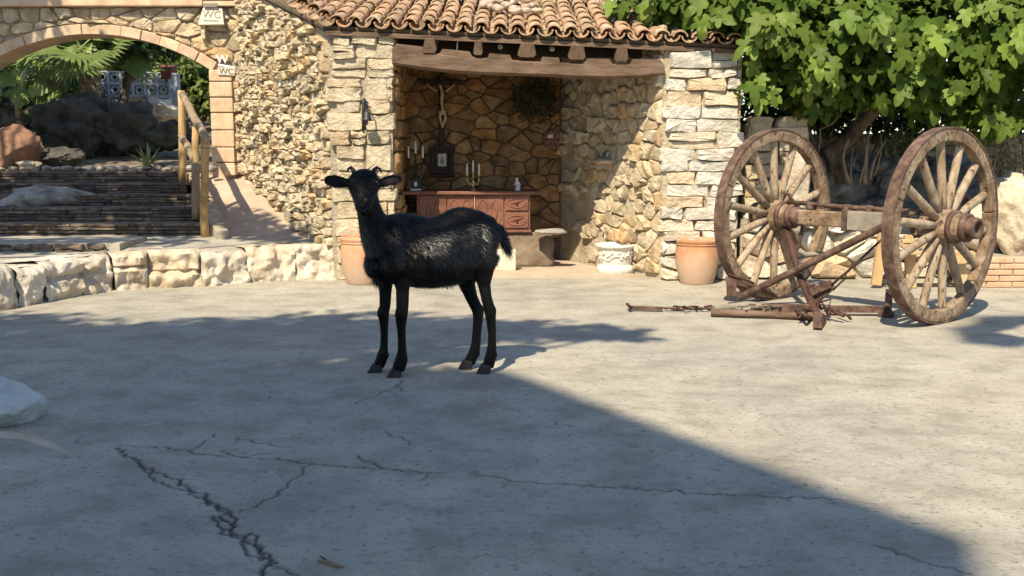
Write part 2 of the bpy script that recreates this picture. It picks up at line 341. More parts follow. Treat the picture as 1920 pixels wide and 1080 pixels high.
def stone_mesh(poly, O, U, V, N, gap, depth, rng, crisp=False, lumpy=.25):
    cx = sum(p[0] for p in poly) / len(poly); cy = sum(p[1] for p in poly) / len(poly)
    rr = math.sqrt(area(poly)) + 1e-6
    k = max(.55, 1 - gap / rr * 2)
    q = [(cx + (x - cx) * k, cy + (y - cy) * k) for x, y in poly]
    r = []
    for i in range(len(q)):                 # cut corners
        a = q[i]; b = q[(i + 1) % len(q)]; e = .09 if crisp else .17
        if math.hypot(b[0] - a[0], b[1] - a[1]) < rr * .14: r.append(((a[0] + b[0]) / 2, (a[1] + b[1]) / 2)); continue
        r.append((a[0] + (b[0] - a[0]) * e, a[1] + (b[1] - a[1]) * e)); r.append((a[0] + (b[0] - a[0]) * (1 - e), a[1] + (b[1] - a[1]) * (1 - e)))
    if len(r) > 12: r = r[::2] if len(r) > 16 else r[:12] if False else r
    n = len(r); tx, ty = rng.uniform(-.2, .2) * depth / rr, rng.uniform(-.25, .2) * depth / rr
    def pt(s, d, jj=0):
        o = []
        for (x, y) in r:
            xx = cx + (x - cx) * s + rng.uniform(-jj, jj) * rr; yy = cy + (y - cy) * s + rng.uniform(-jj, jj) * rr
            dd = d + ((x - cx) * tx + (y - cy) * ty) * (d > 0) + rng.uniform(-1, 1) * lumpy * depth * (d > 0)
            o.append(O + U * xx + V * yy + N * dd)
        return o
    v = pt(1.0, -.03) + pt(1.0, depth * .45, .012) + pt(.84 if not crisp else .92, depth, .03)
    v.append(O + U * (cx + rng.uniform(-.15, .15) * rr) + V * (cy + rng.uniform(-.15, .15) * rr) + N * depth * rng.uniform(.92, 1.12))
    f = []
    for a in (0, n):
        for i in range(n): f.append((a + i, a + (i + 1) % n, a + n + (i + 1) % n, a + n + i))
    for i in range(n): f.append((2 * n + i, 2 * n + (i + 1) % n, 3 * n))
    return v, f
def lay_stones(parent, cells, O, U, V, N, matl, gap=.008, depth=.04, rng=R, name='stone', keep=None, crisp=False, lumpy=.25, dvar=.5, smooth=True, minarea=.0006, matf=None, maxn=9999, sharp=38):
    O = Vector(O); U = Vector(U).normalized(); V = Vector(V).normalized(); N = Vector(N).normalized(); k = 0; fill = MB()
    for c in (sorted(cells, key=lambda q: -area(q)) if maxn < 9999 else cells):
        if keep and not keep(c): continue
        if area(c) < minarea: continue
        if sum(c[i][0] * c[(i + 1) % len(c)][1] - c[(i + 1) % len(c)][0] * c[i][1] for i in range(len(c))) < 0: c = c[::-1]
        v, f = stone_mesh(c, O, U, V, N, gap, depth * rng.uniform(1 - dvar, 1 + dvar), rng, crisp, lumpy)
        if U.cross(V).dot(N) < 0: f = [q[::-1] for q in f]
        mm = matf(c) if matf else matl
        if k >= maxn:
            fill.add(v, f); continue
        o = obj(name, v, f, mm, parent, smooth); k += 1
        if smooth: o.data.set_sharp_from_angle(angle=math.radians(sharp))
    if fill.v: fill.build('rubble_fill', matl, parent)['kind'] = 'stuff'
    return k
ICO = {}
def ico(sub):
    if sub not in ICO:
        bm = bmesh.new(); bmesh.ops.create_icosphere(bm, subdivisions=sub, radius=1)
        ICO[sub] = ([v.co.copy() for v in bm.verts], [tuple(x.index for x in f.verts) for f in bm.faces]); bm.free()
    return ICO[sub]
def rock_geo(c, size, seed, sub=4, rough=.22, cuts=9, rotz=0.0, flat=None, boxy=0.0):
    rng = random.Random(seed); vs, fs = ico(sub); c = Vector(c); off = Vector((seed * 3.7, seed * 1.3, seed * 2.1))
    pl = []
    for _ in range(cuts):
        d = Vector((rng.gauss(0, 1), rng.gauss(0, 1), rng.gauss(0, 1))).normalized(); pl.append((d, rng.uniform(.62, .9)))
    out = []; rz = Matrix.Rotation(rotz, 3, 'Z')
    for v in vs:
        p = v.copy()
        if boxy:
            m_ = max(abs(p.x), abs(p.y), abs(p.z)); p = p.lerp(p / m_, boxy)
        for d, k in pl:
            e = p.dot(d) - k
            if e > 0: p -= d * e * .92
        n1 = noise.fractal(p * 1.7 + off, 1.0, 2.1, 5); n2 = noise.noise(p * 6.5 + off); n3 = noise.noise(p * 15 + off)
        p *= 1 + rough * n1 + rough * .22 * n2 + rough * .10 * n3
        q = rz @ Vector((p.x * size[0], p.y * size[1], p.z * size[2])) + c
        if flat is not None and q.z < flat: q.z = flat
        out.append(q)
    return out, fs
def rock(name, c, size, seed, matl, parent=None, **kw):
    v, f = rock_geo(c, size, seed, **kw); return obj(name, v, f, matl, parent, True)
# ================================================================ ground
def jag(pts, step, amp, rng):
    out = []
    for (a, b) in zip(pts[:-1], pts[1:]):
        a = Vector(a); b = Vector(b); n = max(1, int((b - a).length / step)); d = (b - a); nn = Vector((-d.y, d.x, 0)).normalized()
        for i in range(n): out.append(a + d * (i / n) + nn * rng.gauss(0, amp))
    out.append(Vector(pts[-1])); return out
CRACKS = [  # (pixels on the pavement, width m, depth m)
    ([(222, 838), (262, 872), (330, 900), (378, 928), (412, 958), (428, 985), (455, 1005), (482, 1028), (498, 1048), (492, 1085)], .011, .012),
    ([(262, 876), (300, 905), (350, 922), (384, 938)], .004, .005), ([(398, 968), (414, 1000), (450, 1012), (470, 1040), (490, 1052)], .006, .007),
    ([(384, 930), (400, 946), (432, 962), (440, 990)], .008, .009), ([(470, 1000), (500, 1040), (520, 1058)], .005, .006), ([(500, 1056), (560, 1078)], .003, .005),
    ([(215, 835), (300, 838), (365, 850), (445, 856), (500, 862), (580, 868), (680, 876), (760, 883), (830, 886)], .0045, .006),
    ([(885, 890), (960, 898), (1060, 906), (1200, 915), (1320, 926), (1420, 928), (1540, 932), (1640, 941)], .006, .007),
    ([(577, 868), (548, 905), (506, 935), (450, 962)], .003, .004), ([(665, 853), (722, 876), (790, 884)], .004, .005),
    ([(445, 822), (500, 832), (545, 838)], .003, .004), ([(405, 812), (368, 842), (300, 848)], .003, .004),
    ([(754, 712), (744, 728), (700, 745), (665, 756)], .005, .005), ([(742, 722), (756, 735)], .004, .004), ([(415, 845), (452, 858), (498, 850)], .004, .005),
    ([(1640, 1020), (1720, 1050), (1830, 1078)], .003, .004), ([(724, 808), (778, 836)], .003, .004), ([(320, 640), (420, 652), (520, 648)], .004, .004), ([(160, 820), (140, 830)], .004, .005),
    ([(1040, 790), (1070, 800)], .006, .004), ([(800, 888), (782, 900)], .003, .004)]
gx0, gx1, gy0, gy1, st = -2.3, 2.45, 2.2, 6.2, .0072
nx, ny = int((gx1 - gx0) / st) + 1, int((gy1 - gy0) / st) + 1
X, Y = np.meshgrid(np.linspace(gx0, gx1, nx), np.linspace(gy0, gy1, ny))
rs = np.random.RandomState(3)
def smooth_noise(nx, ny, cell, rs):
    gx, gy = int(nx / cell) + 3, int(ny / cell) + 3; g = rs.rand(gy, gx)
    x = np.arange(nx) / cell; y = np.arange(ny) / cell; xi = x.astype(int); yi = y.astype(int); fx = x - xi; fy = y - yi
    fx = fx * fx * (3 - 2 * fx); fy = fy * fy * (3 - 2 * fy)
    a = g[yi][:, xi]; b = g[yi][:, xi + 1]; c = g[yi + 1][:, xi]; d = g[yi + 1][:, xi + 1]
    return (a * (1 - fx) + b * fx) * (1 - fy)[:, None] + (c * (1 - fx) + d * fx) * fy[:, None] - .5
Zg = .010 * smooth_noise(nx, ny, 60, rs) + .006 * smooth_noise(nx, ny, 22, rs) + .0032 * smooth_noise(nx, ny, 8, rs) + .0022 * smooth_noise(nx, ny, 3.3, rs) + .0012 * (rs.rand(ny, nx) - .5)
D = np.zeros_like(Zg); rg = random.Random(5)
for pts, w, dep in CRACKS:
    line = jag([G(*p) for p in pts], .03, .009, rg); line = jag(line, .012, .003, rg)
    for (a, b) in zip(line[:-1], line[1:]):
        ww = w * rg.uniform(.35, 1.5)
        i0 = max(0, int((min(a.x, b.x) - .04 - gx0) / st)); i1 = min(nx, int((max(a.x, b.x) + .04 - gx0) / st) + 2)
        j0 = max(0, int((min(a.y, b.y) - .04 - gy0) / st)); j1 = min(ny, int((max(a.y, b.y) + .04 - gy0) / st) + 2)
        if i0 >= i1 or j0 >= j1: continue
        xs, ys = X[j0:j1, i0:i1], Y[j0:j1, i0:i1]; ab = b - a; l2 = ab.x ** 2 + ab.y ** 2 + 1e-9
        t = np.clip(((xs - a.x) * ab.x + (ys - a.y) * ab.y) / l2, 0, 1); d = np.hypot(xs - a.x - t * ab.x, ys - a.y - t * ab.y)
        k = np.clip(1 - d / (ww * .5 + .0058), 0, 1)
        D[j0:j1, i0:i1] = np.maximum(D[j0:j1, i0:i1], k * min(1, dep / .006))
fade = np.minimum.reduce([(X - gx0), (gx1 - X), (Y - gy0), (gy1 - Y)]); fade = np.clip(fade / .25, 0, 1)
Zg = Zg * fade - .010 * np.clip(D * 1.3, 0, 1) * (fade > .05)
V_ = np.stack([X.ravel(), Y.ravel(), Zg.ravel()], 1); idx = np.arange(nx * ny).reshape(ny, nx)
F_ = np.stack([idx[:-1, :-1], idx[:-1, 1:], idx[1:, 1:], idx[1:, :-1]], -1).reshape(-1, 4)
BIG = 400; n0 = len(V_)
def quad(x0, y0, x1, y1): return [(x0, y0, 0), (x1, y0, 0), (x1, y1, 0), (x0, y1, 0)]
ex = quad(-BIG, -BIG, BIG, gy0) + quad(-BIG, gy0, gx0, gy1) + quad(gx1, gy0, BIG, gy1) + quad(-BIG, gy1, BIG, BIG)
V_ = np.vstack([V_, np.array(ex)]); F_ = np.vstack([F_, np.arange(16).reshape(4, 4) + n0])
me = npmesh(V_, F_, True, M_CONC); at = me.attributes.new('dirt', 'FLOAT', 'POINT')
at.data.foreach_set('value', np.concatenate([np.clip(D * 1.1, 0, .95).ravel(), np.zeros(16)]).astype(np.float32))
tag(link('ground', me), 'worn grey concrete yard with branching cracks', kind='structure')

# ================================================================ terrace, ramp, stairs
kerb_px = [(-420, 640), (-90, 590), (0, 582), (60, 573), (116, 561), (199, 546), (278, 541), (412, 536), (528, 525), (632, 524)]
kerb = [G(x, y) for x, y in kerb_px]
def ter_h(x, y):
    z = .278 + .057 * max(0, min(1, (y - 9.2) / 1.0))
    return z
rgt = random.Random(21)
tv = []; tf = []; cols = 46; rows = 16
for i in range(cols + 1):
    t = i / cols * (len(kerb) - 1); k = min(int(t), len(kerb) - 2); a = kerb[k].lerp(kerb[k + 1], t - k)
    a = a + Vector((0, .22, 0)); b = Vector((a.x * 1.28 - .05, 12.2, 0))
    for j in range(rows + 1):
        p = a.lerp(b, j / rows); p.z = ter_h(p.x, p.y) + noise.noise(Vector((p.x * 1.3, p.y * 1.3, 3))) * .012; tv.append(p)
for i in range(cols):
    for j in range(rows):
        a = i * (rows + 1) + j; tf.append((a, a + rows + 1, a + rows + 2, a + 1))
tag(obj('terrace_pavement', tv, tf, M_CONC, None, True), 'raised pale concrete terrace behind the rock edge', kind='structure')
# rock edging
rk = thing('rock_kerb', 'row of bleached limestone rocks edging the raised terrace', 'rock edging', kerb[4])
def kerb_s(t):
    k = min(int(t), len(kerb) - 2); return kerb[k].lerp(kerb[k + 1], t - k)
cutsS = [0, .5, 1, 1.9, 2.75, 3.6, 4.5, 5.2, 6.0, 6.75, 7.5, 8.25, 9]
for si, (s0, s1) in enumerate(zip(cutsS[:-1], cutsS[1:])):
    rr_ = random.Random(si + 200); ns, nq = 34, 30; v = []; f = []; bulge = rr_.uniform(-.03, .03); zt_ = .31 + rr_.uniform(-.015, .02); brk = rr_.uniform(.40, .62); two = si in (6, 7, 8, 5)
    for i in range(ns + 1):
        u = i / ns; t = s0 + (s1 - s0) * u; K = kerb_s(t); dK = (kerb_s(min(9, t + .45)) - kerb_s(max(0, t - .45))).normalized(); nI = Vector((-dK.y, dK.x, 0))
        e_ = min(u, 1 - u) * (s1 - s0) * .9; rec = .022 * math.exp(-(e_ / .035) ** 2)
        for q in range(nq + 1):
            w = q / nq
            if w < .6: off = .02 * (w / .6); z = zt_ * (w / .6) - .012 * (w == 0)
            else: off = .02 + (w - .6) / .4 * .46; z = zt_ - .018 * ((w - .6) / .4)
            base = K + nI * off + Vector((0, 0, z)); P3 = base * 1.0
            n1 = noise.fractal(P3 * 2.6 + Vector((0, 0, si * 5.1)), 1.0, 2.0, 6); vor = noise.voronoi(P3 * 5.5)[0]; n3 = noise.noise(P3 * 17)
            face = 1.0 if w < .6 else max(0, 1 - (w - .6) / .12)
            n4 = abs(noise.noise(P3 * 7 + Vector((3, 1, si)))); n5 = noise.noise(P3 * 34)
            disp = (bulge * .6 + .10 * n1 + .035 * (vor[1] - vor[0]) + .06 * n4 - .02 + .016 * n3 + .008 * n5) * face - rec * face
            if two and w < .62: disp -= .05 * math.exp(-((z / zt_ - brk) / .05) ** 2) ; disp += .03 * (z / zt_ < brk)
            rnd_ = max(0, (w - .5) / .1) if w < .6 else max(0, 1 - (w - .6) / .14)
            p = base - nI * disp; p = p + nI * (.07 * rnd_ ** 2 if w < .6 else .07 * rnd_ ** 2) ; p.z += (.012 * n1 + .006 * n3) * (w > .05)
            v.append(p)
    for i in range(ns):
        for q in range(nq): a_ = i * (nq + 1) + q; f.append((a_, a_ + nq + 1, a_ + nq + 2, a_ + 1))
    o = obj('rock', v, f, M_WROCK, rk, True); o.data.set_sharp_from_angle(angle=math.radians(40))
# low stone step on the terrace
stp = thing('terrace_step', 'low dark stone step across the terrace, left of the ramp', 'step', P(100, 485, 9.35))
ca = courses(-5.4, P(212, 470, 9.4).x, .262, .352, .045, .05, .12, .34, random.Random(4))
lay_stones(stp, ca, (0, 9.30, 0), (1, 0, 0), (0, 0, 1), (0, -1, 0), M_SLATE, gap=.006, depth=.035, rng=random.Random(5), crisp=True)
mb = MB(); mb.box((-4.45, 9.66, .312), (1.85, .71, .085)); mb.build('tread', M_CONC, stp)
# ramp
A0, A1 = Vector((P(408, 450, 10.0).x, 10.0, .275)), Vector((-1.60, 9.86, .275)); B0, B1 = Vector((-3.72, 12.45, .865)), Vector((-3.12, 12.45, .865)); C0, C1 = Vector((-3.9, 16, 1.02)), Vector((-2.9, 16, 1.02))
rv = []; rf = []
for j in range(21):
    t = j / 20
    for i in range(9):
        s = i / 8; e = t * t * (3 - 2 * t) * .35 + t * .65
        p = A0.lerp(A1, s).lerp(B0.lerp(B1, s), t); p.z = .270 + (.865 - .270) * e + noise.noise(p * 2) * .008; rv.append(p)
for i in range(9): rv.append(C0.lerp(C1, i / 8))
for j in range(21):
    for i in range(8): a = j * 9 + i; rf.append((a, a + 1, a + 10, a + 9))
tag(obj('ramp', rv, rf, M_RAMP, None, True), 'smooth concrete ramp rising to the archway', kind='structure')
# kerb wall between ramp and stairs
rw = thing('ramp_kerb', 'low rubble kerb between the stacked stone stairs and the ramp', 'kerb', A0)
v, f = prism([(A0.x - .02, A0.y + .02), (A0.x + .09, A0.y + .06), (B0.x + .04, B0.y), (B0.x - .16, B0.y)], .2, lambda x, y: .40 + max(0, (y - 10.15)) * .225)
obj('core', v, f, M_MORTAR, rw)
# stairs of stacked slate
stairs = thing('stacked_stone_stairs', 'wide dark stairs of thin stacked stone slabs below the arch', 'stairs', (-4.6, 10.3, .33))
SR = [(10.35, .325, .459, 376), (10.75, .459, .594, 365), (11.15, .594, .707, 357), (11.52, .707, .812, 347), (11.88, .812, .935, 336)]
rgs = random.Random(31)
for i, (Ys, z0, z1, pxr) in enumerate(SR):
    xr = P(pxr, 400, Ys).x; xl = -7.4
    v, f = prism([(xl, Ys + .035), (xr - .01, Ys + .035), (xr - .01 - .2, 12.6), (xl, 12.6)], .2, z1 - .02)
    obj('step_core', v, f, M_MORTARD, stairs)
    nl = 4; z = z0
    for k in range(nl):
        h = (z1 - z0) / nl; x = -6.5 + rgs.uniform(-.2, 0)
        while x < xr - .03:
            w = min(rgs.uniform(.14, .46), xr - x); top = k == nl - 1
            d0 = rgs.uniform(-.012, .022); hh = h * rgs.uniform(.66, .92)
            poly = [(x + .004, z + .002), (x + w * .5, z + rgs.uniform(0, .004)), (x + w - .004, z + .002), (x + w - .004, z + hh), (x + w * .5, z + hh + rgs.uniform(-.003, .003)), (x + .004, z + hh)]
            yb = Ys + (.42 if top else .12); yf = Ys - d0
            v = [Vector((px_, yf + rgs.uniform(-.01, .01), pz)) for px_, pz in poly] + [Vector((px_, yb, pz)) for px_, pz in poly]
            n = 6; f = [tuple(range(n)), tuple(reversed(range(n, 2 * n)))] + [((q + 1) % n, q, q + n, (q + 1) % n + n) for q in range(n)]
            obj('stone_slab', v, f, M_SLATE, stairs); x += w
        z += h
rock('stair_boulder', P(78, 372, 11.2) + Vector((0, .15, -.02)), (.52, .3, .15), 91, M_ROCK, None, sub=4, rough=.16)
tag(bpy.data.objects['stair_boulder'], 'rounded pale grey boulder embedded in the stacked stone stairs', 'boulder')
rock('stair_boulder', P(30, 376, 11.1) + Vector((0, .05, -.03)), (.20, .2, .12), 92, M_ROCK, None, sub=4, rough=.16)
tag(bpy.data.objects['stair_boulder.001'], 'small pale boulder against the larger one in the stone stairs', 'boulder')

# ================================================================ shed
EY, EZ0, TS = 9.45, 2.30, math.tan(math.radians(14.5))
EX0 = P(648, 50, EY).x
def roof_z(x, y): return EZ0 - .0445 * (x - EX0) + (y - EY) * TS
shed = thing('stone_shed', 'open rubble stone shelter with clay tile roof and wooden lintel', 'shed', (0, 9.6, 0))
wt = lambda x, y: roof_z(x, y) - .10
LPX0, LPX1 = P(622, 300, 9.5).x, P(737, 300, 9.5).x
RPX0, RPX1 = P(1243, 300, 9.5).x, P(1386, 300, 9.5).x
CORX = P(1052, 300, 11.0).x
JX = P(456, 250, 12.42).x
v, f = prism([(LPX0, 9.52), (LPX1, 9.5), (LPX1 - .06, 11.0), (LPX1 - .06, 12.42), (JX, 12.42)], -.05, wt); lw = obj('left_wall', v, f, M_MORTAR, shed)
v, f = prism([(RPX0, 9.5), (RPX1, 9.5), (RPX1 + .05, 11.35), (CORX, 11.35), (CORX, 11.0)], -.05, wt); rw_ = obj('right_wall', v, f, M_PLASTER, shed)
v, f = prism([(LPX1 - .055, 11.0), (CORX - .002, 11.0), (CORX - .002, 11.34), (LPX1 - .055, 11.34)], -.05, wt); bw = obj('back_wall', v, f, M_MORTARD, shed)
obj('lean_floor', *prism([(LPX1 - .05, 9.62), (1.2, 9.62), (CORX, 10.99), (LPX1 - .05, 10.99)], -.02, .028), M_RAMP, shed)
r1 = random.Random(11)
XN = (0, 0, 1)
# front of the left pillar
lay_stones(lw, courses(LPX0, LPX1, .0, wt(-1.4, 9.5) - .02, .07, .24, .14, .40, r1, .05), (0, 9.515, 0), (1, 0, 0), XN, (0, -1, 0), M_STONE, gap=.005, depth=.042, rng=r1, crisp=True, lumpy=.16, dvar=.6)
# inner face of the left pillar
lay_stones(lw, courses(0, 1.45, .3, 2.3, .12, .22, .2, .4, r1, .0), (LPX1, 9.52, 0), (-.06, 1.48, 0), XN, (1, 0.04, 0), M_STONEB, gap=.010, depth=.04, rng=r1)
# outer side wall running back to the arch: small flat rubble
ud = Vector((JX - LPX0, 12.42 - 9.52, 0)); UL = ud.length; un = Vector((-ud.y, ud.x, 0)).normalized()
if un.dot(Vector((1, 0, 0))) > 0: un = -un
side_cells = voronoi(.02, UL - .02, .30, 2.95, .21, .088, r1, .5)
side_cells = [c for c in side_cells if all(p[1] < wt(LPX0 + ud.x * p[0] / UL, 9.52 + ud.y * p[0] / UL) + .02 for p in c) and sum(p[1] for p in c) / len(c) > .24 + max(0, sum(p[0] for p in c) / len(c) - .3) * .16]
lay_stones(lw, side_cells, (LPX0, 9.52, 0), ud, XN, un, M_STONE, gap=.006, depth=.05, rng=r1, lumpy=.45, dvar=.7, maxn=290, smooth=False)
# right pillar front: flat courses
lay_stones(rw_, courses(RPX0, RPX1, .36, wt(1.7, 9.5) - .01, .075, .17, .16, .5, r1, .045), (0, 9.5, 0), (1, 0, 0), XN, (0, -1, 0), M_PALE, gap=.004, depth=.045, rng=r1, crisp=True, lumpy=.16, dvar=.6)
lay_stones(rw_, voronoi(RPX0 - .02, RPX1, .0, .37, .24, .14, r1), (0, 9.5, 0), (1, 0, 0), XN, (0, -1, 0), M_PALE, gap=.010, depth=.05, rng=r1, lumpy=.4)
# splayed inner right wall
sd_ = Vector((RPX0 - CORX, 9.5 - 11.0, 0)); SL = sd_.length; sn = Vector((-sd_.y, sd_.x, 0)).normalized()
if sn.y > 0: sn = -sn
sc_ = voronoi(.02, SL - .01, .05, 2.3, .17, .135, r1, .45)
def keep_splay(c):
    u = sum(p[0] for p in c) / len(c) / SL; z = sum(p[1] for p in c) / len(c)
    return r1.random() < (.80 + .4 * u if z > .7 else .25 + .7 * u)
lay_stones(rw_, sc_, (CORX, 11.0, 0), sd_, XN, sn, M_STONE, gap=.005, depth=.032, rng=r1, keep=keep_splay, lumpy=.5, dvar=.6)
# back wall
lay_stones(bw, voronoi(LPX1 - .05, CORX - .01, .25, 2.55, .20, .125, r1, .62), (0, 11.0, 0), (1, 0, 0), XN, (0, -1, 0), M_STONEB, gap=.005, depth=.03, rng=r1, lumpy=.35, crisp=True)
# stone shelf with two glasses
mb = MB(); p = P(1148, 305, 9.95)
# lintel beam with notches, slightly bowed
lb = MB(); N_ = 22; pts = []
for i in range(N_ + 1):
    t = i / N_; px_ = 735 + (1246 - 735) * t
    top = 90 + (120 - 90) * t + 10 * math.sin(t * math.pi) * .9; bot = 120 + (140 - 120) * t + 13 * math.sin(t * math.pi) + (2.5 * math.sin(t * 9))
    if t > .9: bot -= (t - .9) * 20
    pts.append((P(px_, top, 9.43), P(px_, bot, 9.43)))
v = []; f = []
for a, b in pts:
    d = Vector((0, .20, 0)); n_ = noise.noise(a * 3) * .012
    v += [a + Vector((0, .02 + n_, 0)), b.lerp(a, .88) + Vector((0, n_, 0)), b.lerp(a, .12) + Vector((0, n_, 0)), b + Vector((0, .03, 0)), b + d, a + d]
for i in range(N_):
    for k in range(6): a = i * 6 + k; b = i * 6 + (k + 1) % 6; f.append((a, b, b + 6, a + 6))
f += [(5, 4, 3, 2, 1, 0), tuple(N_ * 6 + k for k in range(6))]
lint = obj('lintel_beam', v, f, M_BEAM, shed)
# saddles on the lintel between the notches
for x0, x1 in ((735, 800), (822, 888), (912, 962), (1012, 1052), (1092, 1150), (1180, 1246)):
    q = []
    for px_ in (x0, x1):
        t = (px_ - 735) / 511; top = 90 + 30 * t + 9 * math.sin(t * math.pi); q.append((P(px_, top + 3, 9.435), P(px_, top - 9, 9.435)))
    (a0, b0), (a1, b1) = q; d = Vector((0, .16, 0)); w = (a1 - a0) * .12
    vv = [a0, a1, b1 - w, b0 + w, a0 + d, a1 + d, b1 - w + d, b0 + w + d]
    obj('saddle_block', vv, [(0, 1, 2, 3), (7, 6, 5, 4), (3, 2, 6, 7), (1, 5, 6, 2), (4, 0, 3, 7), (0, 4, 5, 1)], M_BEAM, lint)
# rafters
for i, (px_, w) in enumerate(((805, .125), (896, .085), (988, .165), (1082, .155), (1166, .12))):
    c = P(px_, 86 + (px_ - 800) * .045, 9.40); mb = MB(); s = Vector((0, math.cos(.253), math.sin(.253))); hh = .12
    u2 = Vector((1, 0, 0)); n2 = Vector((0, -math.sin(.253), math.cos(.253))); vv = []
    for tt in (0, 1.62):
        for a, b in ((-.5, -.35), (-.36, -.5), (.36, -.5), (.5, -.3), (.36, .5), (-.3, .5)): vv.append(c + s * tt + u2 * (a * w) + n2 * (b * hh))
    mb.add(vv, [(0, 1, 2, 3, 4, 5), (11, 10, 9, 8, 7, 6)] + [((k + 1) % 6, k, k + 6, (k + 1) % 6 + 6) for k in range(6)]); mb.build('rafter', M_RAFT, shed)
# ceiling boards and eave board
s = Vector((0, math.cos(.253), math.sin(.253)))
def roof_pt(x, d, lift): y = EY + d; return Vector((x, y, roof_z(x, y) + lift))
xs_l, xs_r = LPX0 - .02, RPX1 + .1
for i in range(9):
    d0, d1 = .03 + i * .2, .03 + i * .2 + .19
    q = [roof_pt(xs_l - d0 * .5, d0, -.085), roof_pt(xs_r, d0, -.085), roof_pt(xs_r, d1, -.085), roof_pt(xs_l - d1 * .5, d1, -.085)]
    vv = q + [p + Vector((0, 0, .022)) for p in q]
    obj('ceiling_board', vv, [(3, 2, 1, 0), (4, 5, 6, 7), (0, 1, 5, 4), (1, 2, 6, 5), (2, 3, 7, 6), (3, 0, 4, 7)], M_DARKW, shed)
q = [roof_pt(LPX0 - .02, .0, -.108), roof_pt(RPX1 + .05, .0, -.108), roof_pt(RPX1 + .05, .028, -.108), roof_pt(LPX0 - .02, .028, -.108)]
vv = q + [p + Vector((0, 0, .038)) for p in q]
obj('eave_board', vv, [(3, 2, 1, 0), (4, 5, 6, 7), (0, 1, 5, 4), (1, 2, 6, 5), (2, 3, 7, 6), (3, 0, 4, 7)], M_BEAM, shed)
obj('added_shade_beam', *prism([(LPX1 - .04, 9.78), (RPX0 - .14, 9.78), (RPX0 - .2, 9.92), (LPX1 - .04, 9.92)], 2.03, lambda x, y: roof_z(x, y) - .14), M_DARKW, shed)  # extra beam put in to darken the gap and block bounced light
# roof
q = [roof_pt(xs_l, .02, -.062), roof_pt(xs_r + .2, .02, -.062), roof_pt(xs_r + .2, 2.45, -.062), roof_pt(xs_l - 1.3, 2.45, -.062)]
vv = q + [p + Vector((0, 0, .03)) for p in q]
roof = obj('roof', vv, [(3, 2, 1, 0), (4, 5, 6, 7), (0, 1, 5, 4), (1, 2, 6, 5), (2, 3, 7, 6), (3, 0, 4, 7)], M_MORTARD, shed)
def tile_mesh(r0, r1, ln, th, flip, seg=6):
    v = []; f = []
    for e, (r, y) in enumerate(((r0, 0), (r1, ln))):
        for rr in (r, r - th):
            for k in range(seg + 1):
                a = math.pi * k / seg; z = rr * math.sin(a) * .80
                v.append(Vector((rr * math.cos(a), y, -z if flip else z)))
    m = seg + 1
    for k in range(seg):
        f += [(k, k + 1, 2 * m + k + 1, 2 * m + k), (m + k + 1, m + k, 3 * m + k, 3 * m + k + 1), (k + 1, k, m + k, m + k + 1), (2 * m + k, 2 * m + k + 1, 3 * m + k + 1, 3 * m + k)]
    f += [(0, 2 * m, 3 * m, m), (seg, m + seg, 3 * m + seg, 2 * m + seg)]
    if flip: f = [q[::-1] for q in f]
    me = mesh(v, f, False, M_TILE); return me
me_cov = tile_mesh(.070, .056, .44, .013, False); me_pan = tile_mesh(.072, .080, .44, .013, True)
SPC, EXPO, RW = .1605, .345, 7
base_rot = Matrix(((1, 0, 0), (0, math.cos(.253), -math.sin(.253)), (0, math.sin(.253), math.cos(.253))))
rt = random.Random(17)
for j in range(RW):
    d = j * EXPO * math.cos(.253) - .05
    left = EX0 - .02 - max(0, d) * .52
    n_ = int((RPX1 + .16 - left) / SPC)
    k0 = -math.ceil((EX0 - left) / SPC)
    k = k0
    while EX0 + k * SPC < RPX1 + .16:
        x = EX0 + k * SPC
        for cover in (0, 1):
            if j > 3 and not cover: continue         # pans under the upper covers lie hidden
            xx = x + (SPC / 2 if cover else 0) + rt.uniform(-.006, .006)
            if cover and k == k0: pass
            p = roof_pt(xx, d + (.022 if cover else 0) + rt.uniform(-.015, .015), (.020 if cover else .030) + j * .0006)
            rot = base_rot @ Matrix.Rotation(rt.uniform(-.03, .03), 3, 'Z') @ Matrix.Rotation(-.035 + rt.uniform(-.012, .012), 3, 'X')
            link('cover_tile' if cover else 'pan_tile', me_cov if cover else me_pan, roof, Matrix.Translation(p) @ rot.to_4x4())
        k += 1
# tile left edge and mortar under the eave tiles
# rubble patch on the roof
rp = random.Random(9)
for k in range(20):
    x = rp.uniform(P(905, 30, 10.3).x, P(1005, 30, 10.3).x); d = rp.uniform(.5, 1.5); p = roof_pt(x, d, .10)
    rock('patch_stone', p, (rp.uniform(.03, .065), rp.uniform(.05, .08), .036), 300 + k, M_RAMP, roof, sub=2, rough=.2, cuts=5, rotz=rp.uniform(0, 3))
# masonry rising behind the roof
up = thing('upper_stone_wall', 'sunlit stone gable rising behind the tiled shelter roof', 'wall', (0, 11.75, 2.4))
gy = 11.78
uz = [P(560, -60, gy), P(960, -40, gy), P(1085, 4, gy), P(1165, 24, gy)]
prof = [(p.x, p.z) for p in uz]
v = []; f = []
for x, z in prof: v += [Vector((x, gy, 2.3)), Vector((x, gy, z)), Vector((x, gy + .4, 2.3)), Vector((x, gy + .4, z))]
for i in range(3): a = i * 4; b = a + 4; f += [(a, b, b + 1, a + 1), (b + 2, a + 2, a + 3, b + 3), (a + 1, b + 1, b + 3, a + 3)]
f += [(0, 1, 3, 2), (12, 14, 15, 13)]
obj('core', v, f, M_MORTAR, up)
def upz(x):
    for (a, za), (b, zb) in zip(prof[:-1], prof[1:]):
        if a <= x <= b: return za + (zb - za) * (x - a) / (b - a)
    return 2.3
